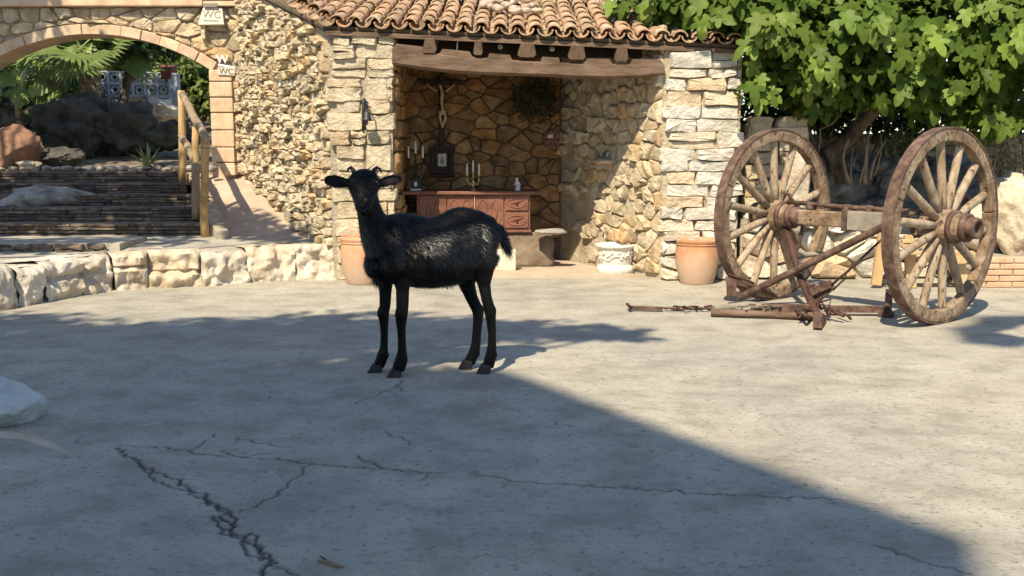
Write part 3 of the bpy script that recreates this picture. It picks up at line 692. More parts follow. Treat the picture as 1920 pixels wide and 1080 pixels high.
lay_stones(up, voronoi(prof[0][0], prof[-1][0], 2.55, 3.1, .2, .13, rp), (0, gy, 0), (1, 0, 0), XN, (0, -1, 0), M_STONE, gap=.012, depth=.04, rng=rp, keep=lambda c: max(p[1] for p in c) < upz(sum(p[0] for p in c) / len(c)) - .02)
for (a, za), (b, zb) in zip(prof[1:-1], prof[2:]):       # sloping coping of tiles
    n_ = max(1, int((b - a) / .22))
    for k in range(n_):
        t = (k + .5) / n_; x = a + (b - a) * t; z = za + (zb - za) * t + .03; mb = MB(); an = math.atan2(zb - za, b - a)
        mb.box((x, gy + .15, z), ((b - a) / n_ * 1.06, .44, .035), Matrix.Rotation(-an, 3, 'Y')); mb.build('coping_tile', M_TILE, up)

# ================================================================ arch wall
AY = 12.42
aw = thing('stone_arch_wall', 'rubble stone wall with a wide sandstone arch over the stairs', 'arch wall', (-4.9, AY, .9))
apex = P(174, 65, AY); RI = 388 * AY / FPX * 1.0; RO = RI + .118; ac = Vector((apex.x, AY, apex.z - RI))
sprz = P(398, 134, AY).z
halfw = math.sqrt(RI ** 2 - (sprz - ac.z) ** 2); xr_in = ac.x + halfw; xl_in = ac.x - halfw
wtop = P(200, 14, AY).z; wl, wr = -7.6, JX + .10
def archz(x): return ac.z + math.sqrt(max(0, (RI + .01) ** 2 - (x - ac.x) ** 2))
v = []; f = []; NS = 32; TH = .42
for i in range(NS + 1):
    x = xl_in + (xr_in - xl_in) * i / NS
    for y in (AY, AY + TH): v += [Vector((x, y, archz(x))), Vector((x, y, wtop))]
for i in range(NS):
    a = i * 4; b = a + 4; f += [(a, b, b + 1, a + 1), (b + 2, a + 2, a + 3, b + 3), (a + 1, b + 1, b + 3, a + 3), (b, a, a + 2, b + 2)]
core = MB().add(v, f)
for x0, x1 in ((wl, xl_in), (xr_in, wr)): core.box(((x0 + x1) / 2, AY + TH / 2, (wtop + .3) / 2), (x1 - x0 - .0, TH, wtop - .3))
core.build('core', M_MORTAR, aw)
ra = random.Random(23)
cells = voronoi(wl, wr + .02, sprz - .2, wtop, .25, .145, ra, .42)
def push(c):
    out = []
    for x, z in c:
        dx, dz = x - ac.x, z - ac.z; r = math.hypot(dx, dz)
        if r < RO + .01 and dz > 0 and abs(dx) < halfw + .12: s_ = (RO + .01) / r; x, z = ac.x + dx * s_, ac.z + dz * s_
        out.append((x, z))
    return out
jx0, jx1 = P(398, 250, AY).x, P(441, 250, AY).x
def keep_arch(c):
    cx_ = sum(p[0] for p in c) / len(c); cz_ = sum(p[1] for p in c) / len(c)
    if math.hypot(cx_ - ac.x, cz_ - ac.z) < RO - .03 and abs(cx_ - ac.x) < halfw + .1: return False
    if cx_ > xr_in - .01 and cx_ < jx1 and cz_ < sprz + .02: return False
    return area(c) > .004
lay_stones(aw, [push(c) for c in cells if keep_arch(c)], (0, AY, 0), (1, 0, 0), XN, (0, -1, 0), M_STONE, gap=.006, depth=.04, rng=ra, lumpy=.35)
# voussoirs
a_s = math.acos(halfw / RI); nvs = 13
for i in range(nvs):
    a0 = math.pi - a_s - (math.pi - 2 * a_s) * i / nvs; a1 = math.pi - a_s - (math.pi - 2 * a_s) * (i + 1) / nvs; vv = []
    for k in range(5):
        a = a0 + (a1 - a0) * (k / 4 * .985 + .0075)
        for r in (RI, RO):
            for y in (AY - .03 - .008 * (i % 3), AY + TH + .02): vv.append(Vector((ac.x + r * math.cos(a), y, ac.z + r * math.sin(a))))
    ff = []
    for k in range(4): a = k * 4; b = a + 4; ff += [(a, b, b + 2, a + 2), (b + 1, a + 1, a + 3, b + 3), (a + 2, b + 2, b + 3, a + 3), (b, a, a + 1, b + 1)]
    ff += [(0, 2, 3, 1), (16, 17, 19, 18)]
    o = obj('voussoir', vv, ff, M_ARCH, aw); b_ = o.modifiers.new('b', 'BEVEL'); b_.width = .006; b_.segments = 1; b_.limit_method = 'ANGLE'
# jamb of dressed blocks
zj = [.80, 1.02, 1.20, 1.40, 1.60, 1.78, 1.96, sprz + .02]
for z0, z1 in zip(zj[:-1], zj[1:]):
    mb = MB(); off = ra.uniform(-.012, .012); mb.box(((jx0 + jx1) / 2, AY + .17 - .03 + off, (z0 + z1) / 2), (jx1 - jx0 - .004, .40, z1 - z0 - .010)); mb.build('jamb_block', M_ARCH, aw, bevel=.012)
lay_stones(aw, courses(jx1 + .004, JX + .03, .86, sprz - .08, .09, .17, .1, .2, ra, .01), (0, AY, 0), (1, 0, 0), XN, (0, -1, 0), M_STONE, gap=.009, depth=.05, rng=ra)
mb = MB(); mb.box((P(434, 320, 12.3).x, 12.28, .93), (.13, .12, .11)); mb.build('base_block', M_ARCH, aw, bevel=.012)
lay_stones(aw, courses(wl, xl_in - .01, .35, sprz - .2, .10, .2, .15, .4, ra, .01), (0, AY, 0), (1, 0, 0), XN, (0, -1, 0), M_STONE, gap=.008, depth=.045, rng=ra, crisp=True, lumpy=.16)
# cornice
mb = MB(); mb.box(((wl + P(385, 5, AY).x) / 2, AY + .16, wtop + .075), (P(385, 5, AY).x - wl, .56, .15)); mb.build('cornice', M_ARCH, aw, bevel=.015)
for k in range(3):
    mb = MB(); x0, x1 = P(386, 5, AY).x, JX + .05; mb.box(((x0 + x1) / 2, AY + .14, wtop + .03 + k * .062), (x1 - x0, .52, .052)); mb.build('coping_slab', M_ARCH, aw, bevel=.008)

def text_mesh(txt, size, ext, mtl, name, mtx, parent):
    cu = bpy.data.curves.new('t', 'FONT'); cu.body = txt; cu.size = size; cu.extrude = ext; cu.align_x = 'CENTER'; cu.align_y = 'CENTER'; cu.resolution_u = 3
    o = bpy.data.objects.new('t', cu); COL.objects.link(o); dg = bpy.context.evaluated_depsgraph_get()
    me = bpy.data.meshes.new_from_object(o.evaluated_get(dg)); bpy.data.objects.remove(o); me.materials.clear(); me.materials.append(mtl)
    return link(name, me, parent, mtx)
FACE = Matrix.Rotation(math.pi / 2, 4, 'X')
# WC board
wc = P(398, 31, AY - .1); sg = thing('wc_board', 'tilted cream board lettered WC on a bracket above the arch', 'sign', wc)
tilt = Matrix.Rotation(math.radians(-16), 4, 'X') ; M0 = Matrix.Translation(wc) @ Matrix.Rotation(math.radians(2), 4, 'Y') @ tilt
vv = [M0 @ Vector(p) for p in ((-.15, -.02, -.11), (.145, -.02, -.095), (.11, -.02, .10), (-.105, -.02, .11), (-.15, .02, -.11), (.145, .02, -.095), (.11, .02, .10), (-.105, .02, .11))]
obj('board', vv, [(0, 1, 2, 3), (7, 6, 5, 4), (0, 4, 5, 1), (1, 5, 6, 2), (2, 6, 7, 3), (3, 7, 4, 0)], M_SIGNP, sg)
text_mesh('WC', .125, .002, M_LETD, 'lettering', M0 @ Matrix.Translation((.0, -.0235, .012)) @ FACE, sg)
mb = MB(); a = M0 @ Vector((-.09, -.024, -.062)); b = M0 @ Vector((.085, -.024, -.058)); mb.bar(a, b, .004, .008); mb.build('underline', M_LETD, sg)
mb = MB(); mb.box(wc + Vector((-.115, .06, -.17)), (.05, .14, .17)); mb.build('bracket', M_STONE, sg, bevel=.01)
mb = MB(); mb.box(wc + Vector((-.01, .05, .125)), (.16, .16, .04)); mb.build('top_block', M_GREYW, sg)
# small wall letters
ws = P(417, 112, AY - .06); s2 = thing('white_letter_sign', 'white W letter above a short white bar beside the arch', 'sign', ws)
text_mesh('W', .135, .008, M_LETW, 'lettering', Matrix.Translation(ws + Vector((0, -.004, 0))) @ FACE, s2)
mb = MB(); mb.bar(P(409, 121, AY - .06), P(441, 127, AY - .06), .018, .022); mb.build('bar', M_LETW, s2)
ws = P(425, 134, AY - .07); s3 = thing('wc_tile', 'small grey tile lettered WC at the top of the arch jamb', 'sign', ws)
mb = MB(); mb.box(ws, (.19, .02, .088), Matrix.Rotation(math.radians(3), 3, 'Y')); mb.build('tile', M_PAPER, s3, bevel=.004)
text_mesh('WC', .098, .002, M_DARKP, 'lettering', Matrix.Translation(ws + Vector((0, -.0125, 0))) @ Matrix.Rotation(math.radians(3), 4, 'Y') @ FACE, s3)

# ================================================================ log railing
rl = thing('log_railing', 'rustic railing of peeled logs beside the concrete ramp', 'railing', P(384, 446, 10.2))
def log(name, a, b, r0, r1, m, seed):
    rr = random.Random(seed); a = Vector(a); b = Vector(b); pts = []; rad = []
    for i in range(7):
        t = i / 6; pts.append(a.lerp(b, t) + Vector((rr.gauss(0, .004), rr.gauss(0, .004), 0))); rad.append(r0 + (r1 - r0) * t + rr.gauss(0, .0015))
    mb = MB().tube(pts, rad, 10); return mb.build(name, m, rl, True)
log('post', P(384, 447, 10.2), P(384, 252, 10.2), .042, .038, M_LOG, 1)
log('post', P(369, 412, 10.75) , P(368, 238, 10.75), .040, .036, M_LOG, 2)
log('post', P(341, 342, 11.85), P(341, 170, 11.85), .044, .040, M_LOG, 3)
log('rail', P(341, 176, 11.85), P(386, 262, 10.15), .040, .044, M_LOGG, 4)
log('rail', P(341, 254, 11.85), P(374, 318, 10.62), .040, .042, M_LOGG, 5)
log('stake', P(366, 412, 10.66), P(366, 305, 10.66), .036, .036, M_LOGG, 6)
for zpx in (277, 370, 377):
    c = P(384, zpx, 10.2); pts = [c + Vector((.046 * math.cos(a), .046 * math.sin(a), .006 * math.sin(a * 2))) for a in np.linspace(0, 2 * math.pi, 13)]
    pts.append(c + Vector((.10, -.03, -.01))); MB().tube(pts, .006, 5).build('rope', M_TWIG, rl, True)
# ================================================================ things inside the shed
SBY = 10.36
sb = thing('sideboard', 'carved reddish wooden sideboard on stone blocks in the shelter', 'sideboard', P(885, 430, SBY))
def PB(px, py, Y=SBY): return P(px, py, Y)
x0, x1 = PB(782, 400).x, PB(994, 400).x; zt, zb = PB(900, 365).z, PB(900, 431).z
DEP = .46
mb = MB(); mb.box(((x0 + x1) / 2, SBY + DEP / 2, (zt + zb) / 2), (x1 - x0, DEP, zt - zb)); mb.build('carcass', M_CAB, sb)
mb = MB(); mb.box(((PB(754, 360).x + PB(1012, 360).x) / 2, SBY + DEP / 2 - .02, zt + .018), (PB(1012, 360).x - PB(754, 360).x, DEP + .07, .034)); mb.build('top', M_CAB, sb, bevel=.008)
mb = MB(); mb.box(((x0 + x1) / 2, SBY + DEP / 2 - .01, zb - .012), (x1 - x0 + .03, DEP + .02, .026)); mb.build('plinth', M_CAB, sb, bevel=.005)
def ring(c, rx, rz, r, arch=False, n=22):
    return [c + Vector((rx * math.cos(a), 0, rz * math.sin(a))) for a in np.linspace(0, 2 * math.pi, n)]
doors = [(786, 838), (838, 889), (891, 945)]
for a, b in doors:
    xa, xb = PB(a, 400).x, PB(b, 400).x; cx = (xa + xb) / 2; cz = (zt + zb) / 2
    mb = MB(); mb.box((cx, SBY - .008, cz), (xb - xa - .008, .016, zt - zb - .02)); d = mb.build('door', M_CAB, sb, bevel=.004)
    for s_ in (-1, 1):
        cc = Vector((cx + s_ * (xb - xa) * .23, SBY - .017, cz)); pts = ring(cc, (xb - xa) * .17, (zt - zb) * .36, 0)
        MB().tube(pts, .006, 5).build('carved_oval', M_CAB, d, True)
        MB().tube([cc + Vector((0, 0, -.08)), cc + Vector((.012, -.002, 0)), cc + Vector((0, 0, .08))], [.003, .009, .003], 5).build('carved_leaf', M_CAB, d, True)
for k, (za, zb_) in enumerate(((366, 395), (398, 428))):
    xa, xb = PB(947, 400).x, PB(991, 400).x; z1_, z0_ = PB(960, za).z, PB(960, zb_).z; cx, cz = (xa + xb) / 2, (z0_ + z1_) / 2
    mb = MB(); mb.box((cx, SBY - .009, cz), (xb - xa - .006, .018, z1_ - z0_ - .006)); d = mb.build('drawer', M_CAB, sb, bevel=.004)
    MB().tube(ring(Vector((cx, SBY - .019, cz)), (xb - xa) * .40, (z1_ - z0_) * .30, 0), .006, 5).build('carved_oval', M_CAB, d, True)
    MB().tube([Vector((cx - .06, SBY - .018, cz - .01)), Vector((cx, SBY - .024, cz + .012)), Vector((cx + .06, SBY - .018, cz + .02))], [.004, .011, .004], 6).build('carved_leaf', M_CAB, d, True)
    v, f = rock_geo((cx, SBY - .03, cz - .005), (.012, .012, .012), 5, sub=2, rough=.02, cuts=0); obj('knob', v, f, M_DARKW, d, True)
mb = MB(); xx = PB(890, 400).x; mb.box((xx, SBY - .014, (zt + zb) / 2), (.008, .028, zt - zb)); mb.build('divider', M_BENCHW, sb)
# blocks under it
v, f = rock_geo(P(985, 470, 10.3) + Vector((-.06, .2, 0)), (.36, .22, .27), 44, sub=5, rough=.14, cuts=10, flat=.03, boxy=.6)
zc = max(p.z for p in v); lim = zb - .028
for p in v: p.z = min(p.z, lim)
tag(obj('support_stone', v, f, mat('brown_block', [(.14, .10, .065), (.24, .18, .12)], 8, .95, .8, 30, .015), None, True), 'dark rough stone block carrying the right end of the sideboard', 'stone block')
rock('flat_stone', P(1032, 434, 10.2) + Vector((0, .0, 0)), (.16, .15, .032), 45, M_ROCK, None, sub=3, rough=.2); tag(bpy.data.objects['flat_stone'], 'thin grey flat stone jutting from beside the sideboard', 'stone')
bx0, bx1 = P(930, 500, 10.0).x, P(967, 500, 10.0).x
mb = MB(); mb.box(((bx0 + bx1) / 2, 10.03, .028 + .10), (bx1 - bx0, .13, .20)); tag(mb.build('cream_block', M_SIGNP, None, bevel=.006), 'small smooth cream block on the shelter floor', 'block')
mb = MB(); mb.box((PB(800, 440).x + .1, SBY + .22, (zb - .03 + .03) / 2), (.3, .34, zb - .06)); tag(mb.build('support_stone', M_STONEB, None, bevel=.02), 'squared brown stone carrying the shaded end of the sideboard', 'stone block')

def candelabrum(c, arms, metal, base_metal, lab, cw, hgt, ch, dark):
    t = thing('candelabrum', lab, 'candelabrum', c)
    v, f = lathe([(0, 0), (.05, 0), (.052, .008), (.03, .018), (.014, .035), (.010, hgt * .4), (.017, hgt * .45), (.010, hgt * .5), (.009, hgt * .72), (.018, hgt * .74), (.008, hgt * .78), (.008, hgt - .01), (.02, hgt), (.015, hgt + .012), (0, hgt + .012)], 14, c); obj('stem', v, f, base_metal, t, True)
    tops = [(c + Vector((0, 0, hgt + .012)), ch)]
    for s_ in (-1, 1):
        b = c + Vector((0, 0, hgt * .5)); e = c + Vector((s_ * cw, 0, hgt * .78))
        pts = [b, b + Vector((s_ * cw * .35, 0, -.035)), b + Vector((s_ * cw * .8, 0, -.02)), e - Vector((0, 0, .03)), e]
        a = MB().tube(pts, .0065, 6).build('arm', base_metal, t, True)
        v, f = lathe([(.0, 0), (.018, .004), (.022, .016), (.013, .018), (0, .018)], 10, e); obj('cup', v, f, base_metal, a, True)
        pts = [b + Vector((s_ * .02 * k * math.cos(k), 0, .02 * math.sin(k * 1.3) - .02)) for k in np.linspace(.3, 3, 9)]
        MB().tube(pts, .005, 5).build('scroll', base_metal, a, True)
        tops.append((e + Vector((0, 0, .016)), ch))
    for p, h in tops:
        k_ = MB().tube([p, p + Vector((0, 0, h))], [.0105, .0095], 10).build('candle', M_WAX, t, True)
        MB().tube([p + Vector((0, 0, h)), p + Vector((.001, 0, h + .012))], .0015, 4).build('wick', M_BLACKI, k_)
    return t
zt2 = zt + .0355
c1 = Vector((P(780, 350, 10.55).x, 10.55, zt2 + .115)); c2 = Vector((P(887, 350, 10.5).x, 10.5, zt2))
candelabrum(c1, 3, M_BLACKI, M_DARKW, 'dark three armed candelabrum standing on a small black clock', .072, .24, .125, True)
candelabrum(c2, 3, M_BRASS, M_BRASS, 'brass three armed candelabrum on the sunlit part of the sideboard', .060, .175, .115, False)
ck = thing('mantel_clock', 'small black shrine-shaped clock with a pale dial under the dark candelabrum', 'clock', (c1.x, 10.55, zt2))
mb = MB(); mb.box((c1.x, 10.55, zt2 + .0075), (.11, .07, .015)); mb.build('base', M_WHITE, ck)
vv = [Vector((c1.x + a, 10.55 + y, zt2 + z)) for y in (-.03, .03) for a, z in ((-.045, .0155), (.045, .0155), (.045, .075), (.02, .1145), (-.02, .1145), (-.045, .075))]
obj('case', vv, [(0, 1, 2, 3, 4, 5), (11, 10, 9, 8, 7, 6)] + [((k + 1) % 6, k, k + 6, (k + 1) % 6 + 6) for k in range(6)], M_BLACKI, ck)
v, f = lathe([(0, 0), (.018, 0), (.018, .004), (0, .004)], 12); obj('dial', [Vector((c1.x + p.x, 10.516 - p.z, zt2 + .062 + p.y * 1.35)) for p in v], f, M_WHITE, ck)
# little white statue
pc = Vector((P(970, 350, 10.48).x, 10.48, zt2)); stt = thing('white_statuette', 'tiny white ceramic statuette at the right end of the sideboard', 'statuette', pc)
v, f = lathe([(0, 0), (.030, 0), (.032, .008), (.024, .012), (.026, .03), (.020, .06), (.024, .080), (.012, .094), (.009, .098), (.015, .108), (.014, .120), (.006, .128), (0, .129)], 14, pc)
v = [Vector((p.x + .006 * math.sin((p.z - pc.z) * 40), p.y * 1, p.z)) for p in v]; obj('figure', v, f, M_WHITE, stt, True)
MB().tube([pc + Vector((-.018, -.012, .08)), pc + Vector((-.03, -.02, .06)), pc + Vector((-.004, -.03, .058))], [.007, .006, .005], 6).build('arm', M_WHITE, stt, True)
MB().tube([pc + Vector((.018, -.012, .08)), pc + Vector((.028, -.02, .058)), pc + Vector((.002, -.03, .055))], [.007, .006, .005], 6).build('arm', M_WHITE, stt, True)
# framed print
fy = 10.93; fc = P(829, 300, fy); fr = thing('framed_print', 'small pale religious print in a heavy dark frame on the back wall', 'picture', fc)
fw, fh = .20, .245
for s_ in (-1, 1):
    mb = MB(); mb.box(fc + Vector((s_ * fw / 2, 0, 0)), (.045, .05, fh + .045)); mb.build('frame_stile', M_DARKW, fr, bevel=.008)
    mb = MB(); mb.box(fc + Vector((0, 0, s_ * fh / 2)), (fw - .045, .046, .045)); mb.build('frame_rail', M_DARKW, fr, bevel=.008)
mb = MB(); mb.box(fc + Vector((0, .008, 0)), (fw - .04, .01, fh - .04)); pn = mb.build('mount', M_DARKW, fr)
mb = MB(); mb.box(fc + Vector((0, -.002, 0)), (.088, .006, .13)); pr = mb.build('print', M_PAPER, fr)
v, f = lathe([(0, 0), (.012, 0), (.020, .02), (.016, .05), (.010, .06), (.012, .07), (.008, .08), (0, .082)], 10); obj('printed_figure', [Vector((fc.x + p.x, fc.y - .006 + p.y * .02, fc.z - .045 + p.z)) for p in v], f, M_PRINT, pr)
mb = MB(); mb.box(fc + Vector((0, -.01, -fh / 2 - .04)), (.27, .07, .03)); mb.build('ledge', M_DARKW, fr, bevel=.006)
# crucifix
cy = 10.92; cc = P(829, 205, cy); cx_t = thing('crucifix', 'dark wooden cross with a pale carved figure on the back wall', 'crucifix', cc)
mb = MB(); mb.bar(P(829, 280, cy + .02), P(829, 140, cy + .02), .055, .03); mb.build('upright', M_DARKW, cx_t, bevel=.004)
mb = MB(); mb.bar(P(790, 155, cy + .012), P(868, 155, cy + .012), .03, .05); mb.build('crossbar', M_DARKW, cx_t, bevel=.004)
fg = MB(); Yf = cy - .03
fg.tube([P(829, 203, Yf), P(828, 190, Yf), P(829, 178, Yf - .01), P(828, 169, Yf)], [(.022, .016), (.020, .016), (.032, .022), (.022, .016)], 10)
fg.tube([P(829, 199, Yf), P(830, 208, Yf - .012), P(828, 214, Yf)], [(.022, .018), (.026, .020), (.020, .016)], 8)
for s_, arm, leg in ((-1, [(821, 171), (808, 165), (800, 156)], [(825, 208), (825, 222), (829, 238)]), (1, [(836, 171), (845, 164), (853, 158)], [(833, 208), (835, 220), (829, 240)])):
    fg.tube([P(*p, Yf) for p in arm], [.013, .010, .008], 7); fg.tube([P(*p, Yf - (.02 if i == 1 else 0)) for i, p in enumerate(leg)], [.017, .014, .009], 7)
fg.tube([P(828, 170, Yf), P(826, 164, Yf - .01), P(825, 158, Yf - .012)], [.010, .017, .014], 8)
fo = fg.build('figure', M_IVORY, cx_t, True); rm = fo.modifiers.new('r', 'REMESH'); rm.mode = 'VOXEL'; rm.voxel_size = .005; rm.use_smooth_shade = True
# round red plaque and dry bunch hanging high on the wall
wp = P(1036, 262, 10.93); wq = thing('round_plaque', 'small round dark red plaque with a pale tag in the back corner', 'plaque', wp)
v, f = lathe([(0, -.012), (.095, -.012), (.10, 0), (.085, .008), (.07, .002), (0, .004)], 22); obj('disc', [wp + Vector((p.x, -p.z, p.y)) for p in v], f, M_CAB, wq, True)
for k in range(6):
    a = k * math.pi / 3; MB().tube([wp + Vector((.02 * math.cos(a), -.008, .02 * math.sin(a))), wp + Vector((.08 * math.cos(a), -.01, .08 * math.sin(a)))], .006, 5).build('spoke', M_RUSTD, wq, True)
mb = MB(); mb.box(wp + Vector((-.025, -.016, .035)), (.055, .006, .035)); mb.build('tag', M_PAPER, wq)
rsd = np.random.RandomState(12); nb_ = 700; bc = np.array(P(1005, 185, 10.88))
pos = bc + rsd.normal(size=(nb_, 3)) * np.array([.13, .035, .10]); pos[:, 1] = np.minimum(pos[:, 1], 10.94)
tip = rsd.normal(size=(nb_, 3)) * .6 + np.array([0, -.1, -.5])
me = inst([(-.008, 0, 0), (.008, 0, 0), (0, .11, .004)], [(0, 1, 2)], rots_from(rsd.normal(size=(nb_, 3)) + np.array([0, -1.2, 0]), rsd.uniform(.6, 1.3, nb_), rsd, tip), pos, mat('dry_stalk', [(.03, .028, .014), (.07, .06, .03)], 8, .9, 0))
tag(link('dried_bunch', me), 'dark bunch of dried herbs hanging high on the back wall', 'dried herbs')
# shelf stone with two small glasses on the splayed wall
shp = Vector((CORX, 11, 0)).lerp(Vector((RPX0, 9.5, 0)), .50); shp.z = P(1148, 302, shp.y).z
sdn = sd_.normalized()
vv, ff = rock_geo(shp + sn * .06, (.17, .085, .03), 71, sub=3, rough=.12, cuts=6, rotz=math.atan2(sdn.y, sdn.x)); tag(obj('shelf_stone', vv, ff, M_STONE, None, True), 'flat stone shelf jutting from the splayed inner wall', 'stone shelf')
M_CLEAR = bpy.data.materials.new('clear_glass'); M_CLEAR.use_nodes = True; bb = M_CLEAR.node_tree.nodes['Principled BSDF']; bb.inputs['Transmission Weight'].default_value = .9; bb.inputs['Roughness'].default_value = .05; bb.inputs['Base Color'].default_value = (.9, .93, .95, 1)
for s_, lb_ in ((-.05, 'small clear glass on the shelf stone, nearer the back wall'), (.06, 'small clear glass on the shelf stone, nearer the pillar')):
    p = shp + sn * .05 + sdn * s_ + Vector((0, 0, .034)); v, f = lathe([(0, .004), (.020, .004), (.023, .055), (.026, .055), (.022, 0), (0, 0)], 14, p); tag(obj('glass', v, f, M_CLEAR, None, True), lb_, 'glass')
# bell on the left pillar
bl = P(684, 215, 9.40); be = thing('wall_bell', 'ornate black iron bell on a bracket on the left pillar', 'bell', bl)
b0 = P(682, 190, 9.46)
MB().tube([P(681, 246, 9.46), P(681, 215, 9.45), P(682, 190, 9.45), P(683, 184, 9.46)], [(.020, .012), (.028, .014), (.024, .016), (.008, .008)], 8).build('back_plate', M_BLACKI, be, True)
MB().tube([P(683, 192, 9.44), P(685, 188, 9.40), P(689, 192, 9.34), P(689, 205, 9.33)], .008, 6).build('bracket', M_BLACKI, be, True)
cb = P(688, 222, 9.33)
v, f = lathe([(0, .085), (.012, .085), (.024, .075), (.034, .04), (.042, .015), (.056, 0), (.050, -.002), (.03, .02), (0, .06)], 16, cb - Vector((0, 0, .02))); obj('bell_cup', v, f, M_BLACKI, be, True)
MB().tube([cb + Vector((0, 0, .03)), cb + Vector((0, 0, -.035)), cb + Vector((0, 0, -.06))], [.005, .009, .006], 6).build('clapper', M_BLACKI, be, True)
for dx_, dz_ in ((.03, .07), (-.02, .05), (.035, -.04)):
    pts = [b0 + Vector((dx_ * k + .012 * math.sin(k * 6), -.02, -.03 * k + dz_ * .3)) for k in np.linspace(0, 1.2, 8)]
    MB().tube(pts, .005, 5).build('scroll', M_BLACKI, be, True)
# insulators and hanging wire under the eaves
for i, (px_, py_) in enumerate(((938, 88), (1035, 92))):
    c = P(px_, py_, 9.62); t = thing('white_insulator', ('round white insulator under the eaves, second gap along the lintel', 'round white insulator under the eaves, third gap along the lintel')[i], 'insulator', c)
    v, f = lathe([(.008, -.02), (.020, -.02), (.024, -.008), (.015, 0), (.024, .008), (.020, .02), (.008, .02), (.008, -.02)], 14); obj('reel', [c + Vector((p.x, p.z, p.y)) for p in v], f, M_WHITE, t, True)
    MB().tube([c + Vector((0, .06, .03)), c + Vector((0, -.024, 0))], .006, 5).build('pin', M_BLACKI, t)
hw = MB().tube([P(855, 68, 9.55), P(858, 76, 9.53), P(857, 90, 9.52), P(857, 100, 9.52)], [.003, .006, .006, .004], 6).build('hanging_cord', M_WAX, None, True); tag(hw, 'short white cord hanging from the eaves above the lintel', 'cord')

# ================================================================ pots
def pot(name, c, prof, m, lab, extra=None):
    t = thing(name, lab, 'pot', c); v, f = lathe(prof, 40, c); b = obj('body', v, f, m, t, True); return t
h = .405
def terra(px, py, lab, sc=1.0, Yadd=0):
    c = G(px, py); c.y += Yadd; k = sc
    prof = [(0, .0), (.145 * k, 0), (.150 * k, .01), (.178 * k, .10 * k), (.196 * k, .20 * k), (.198 * k, .29 * k), (.188 * k, .345 * k), (.186 * k, .352 * k), (.194 * k, .356 * k), (.193 * k, .366 * k), (.187 * k, .370 * k), (.195 * k, .376 * k), (.198 * k, .40 * k), (.190 * k, .412 * k), (.168 * k, .41 * k), (.165 * k, .34 * k), (0, .34 * k)]
    t = thing('terracotta_pot', lab, 'pot', c)
    cut = 8
    v, f = lathe(prof[:7], 40, c); obj('body', v, f, M_TERRA, t, True)
    v, f = lathe(prof[6:], 40, c); obj('rim', v, f, M_TERRA, t, True)
    pts = [c + Vector(((.192 + .05 * math.sin(a)) * -k * .9, -.05, (.24 + .045 * math.cos(a)) * k)) for a in np.linspace(0, math.pi, 9)]
    if sc > 1.1: MB().tube(pts, .010, 6).build('handle', M_TERRA, t, True)
    return t
terra(1305, 530, 'bulbous terracotta pot in front of the right pillar beside the cart wheel', .98, -.02)
terra(683, 530, 'terracotta pot behind the goat against the left pillar', 1.03, -.03)
c = G(1157, 519); c.y += .16
wp_ = thing('white_planter', 'carved white stone planter with a fluted foot by the splayed wall', 'planter', c)
v, f = lathe([(.150, .105), (.158, .13), (.165, .20), (.172, .25), (.176, .262), (.192, .268), (.196, .285), (.190, .298), (.165, .298), (.160, .22), (0, .22)], 44, c)
obj('bowl', v, f, M_WPOT, wp_, True)
v = []; f = []; seg = 60
for i, (r, z) in enumerate([(.0, .0), (.145, 0), (.163, .015), (.176, .05), (.170, .085), (.150, .108)]):
    for k in range(seg):
        a = 2 * math.pi * k / seg; rr = r * (1 + .035 * abs(math.sin(a * 8)) * (0 < i < 5)); v.append(c + Vector((rr * math.cos(a), rr * math.sin(a), z)))
for i in range(5):
    for k in range(seg): a = i * seg + k; b = i * seg + (k + 1) % seg; f.append((a, b, b + seg, a + seg))
obj('foot', v, f, M_WPOT, wp_, True)
rp2 = random.Random(3)
for k in range(46):
    a = math.radians(200 + 140 * (k % 23) / 22); z = .15 + .08 * rp2.random(); r = .163 + (z - .13) * .11
    p = c + Vector((r * math.cos(a), r * math.sin(a), z)); vv, ff = rock_geo(p, (rp2.uniform(.009, .018), .008, rp2.uniform(.008, .016)), 500 + k, sub=1, rough=.2, cuts=0); obj('relief', vv, ff, M_WPOT, wp_, True)

# ================================================================ cart
near, far = G(1757, 606), G(1447, 561)
WD = 1.36; r_ = WD / 2
nc, fc_ = near + Vector((0, 0, r_)), far + Vector((0, 0, r_))
axd = (nc - fc_).normalized(); axd.z = 0; axd.normalize()
cart = thing('two_wheeled_cart', 'abandoned cart chassis with two tall wooden spoked wheels and rusty iron frame', 'cart', (near + far) / 2)
ux = Vector((axd.y, -axd.x, 0)).normalized(); ux = -ux if ux.x < 0 else ux
UPV = Vector((0, 0, 1))
def ring_rect(c, ax, r0, r1, w, seg=56, a0=0, a1=2 * math.pi, gap=0.0, wob=None):
    v = []; f = []; closed = abs(a1 - a0 - 2 * math.pi) < 1e-6; m = seg if closed else seg + 1
    for i in range(m):
        a = a0 + gap + (a1 - a0 - 2 * gap) * i / seg; d = ux * math.cos(a) + UPV * math.sin(a)
        for r, s_ in ((r0, -1), (r1, -1), (r1, 1), (r0, 1)): v.append(c + d * r + ax * (w / 2 * s_))
    for i in range(seg):
        j = (i + 1) % m
        for k in range(4): f.append((i * 4 + k, i * 4 + (k + 1) % 4, j * 4 + (k + 1) % 4, j * 4 + k))
    if not closed: f += [(3, 2, 1, 0), tuple(seg * 4 + k for k in range(4))]
    return v, f
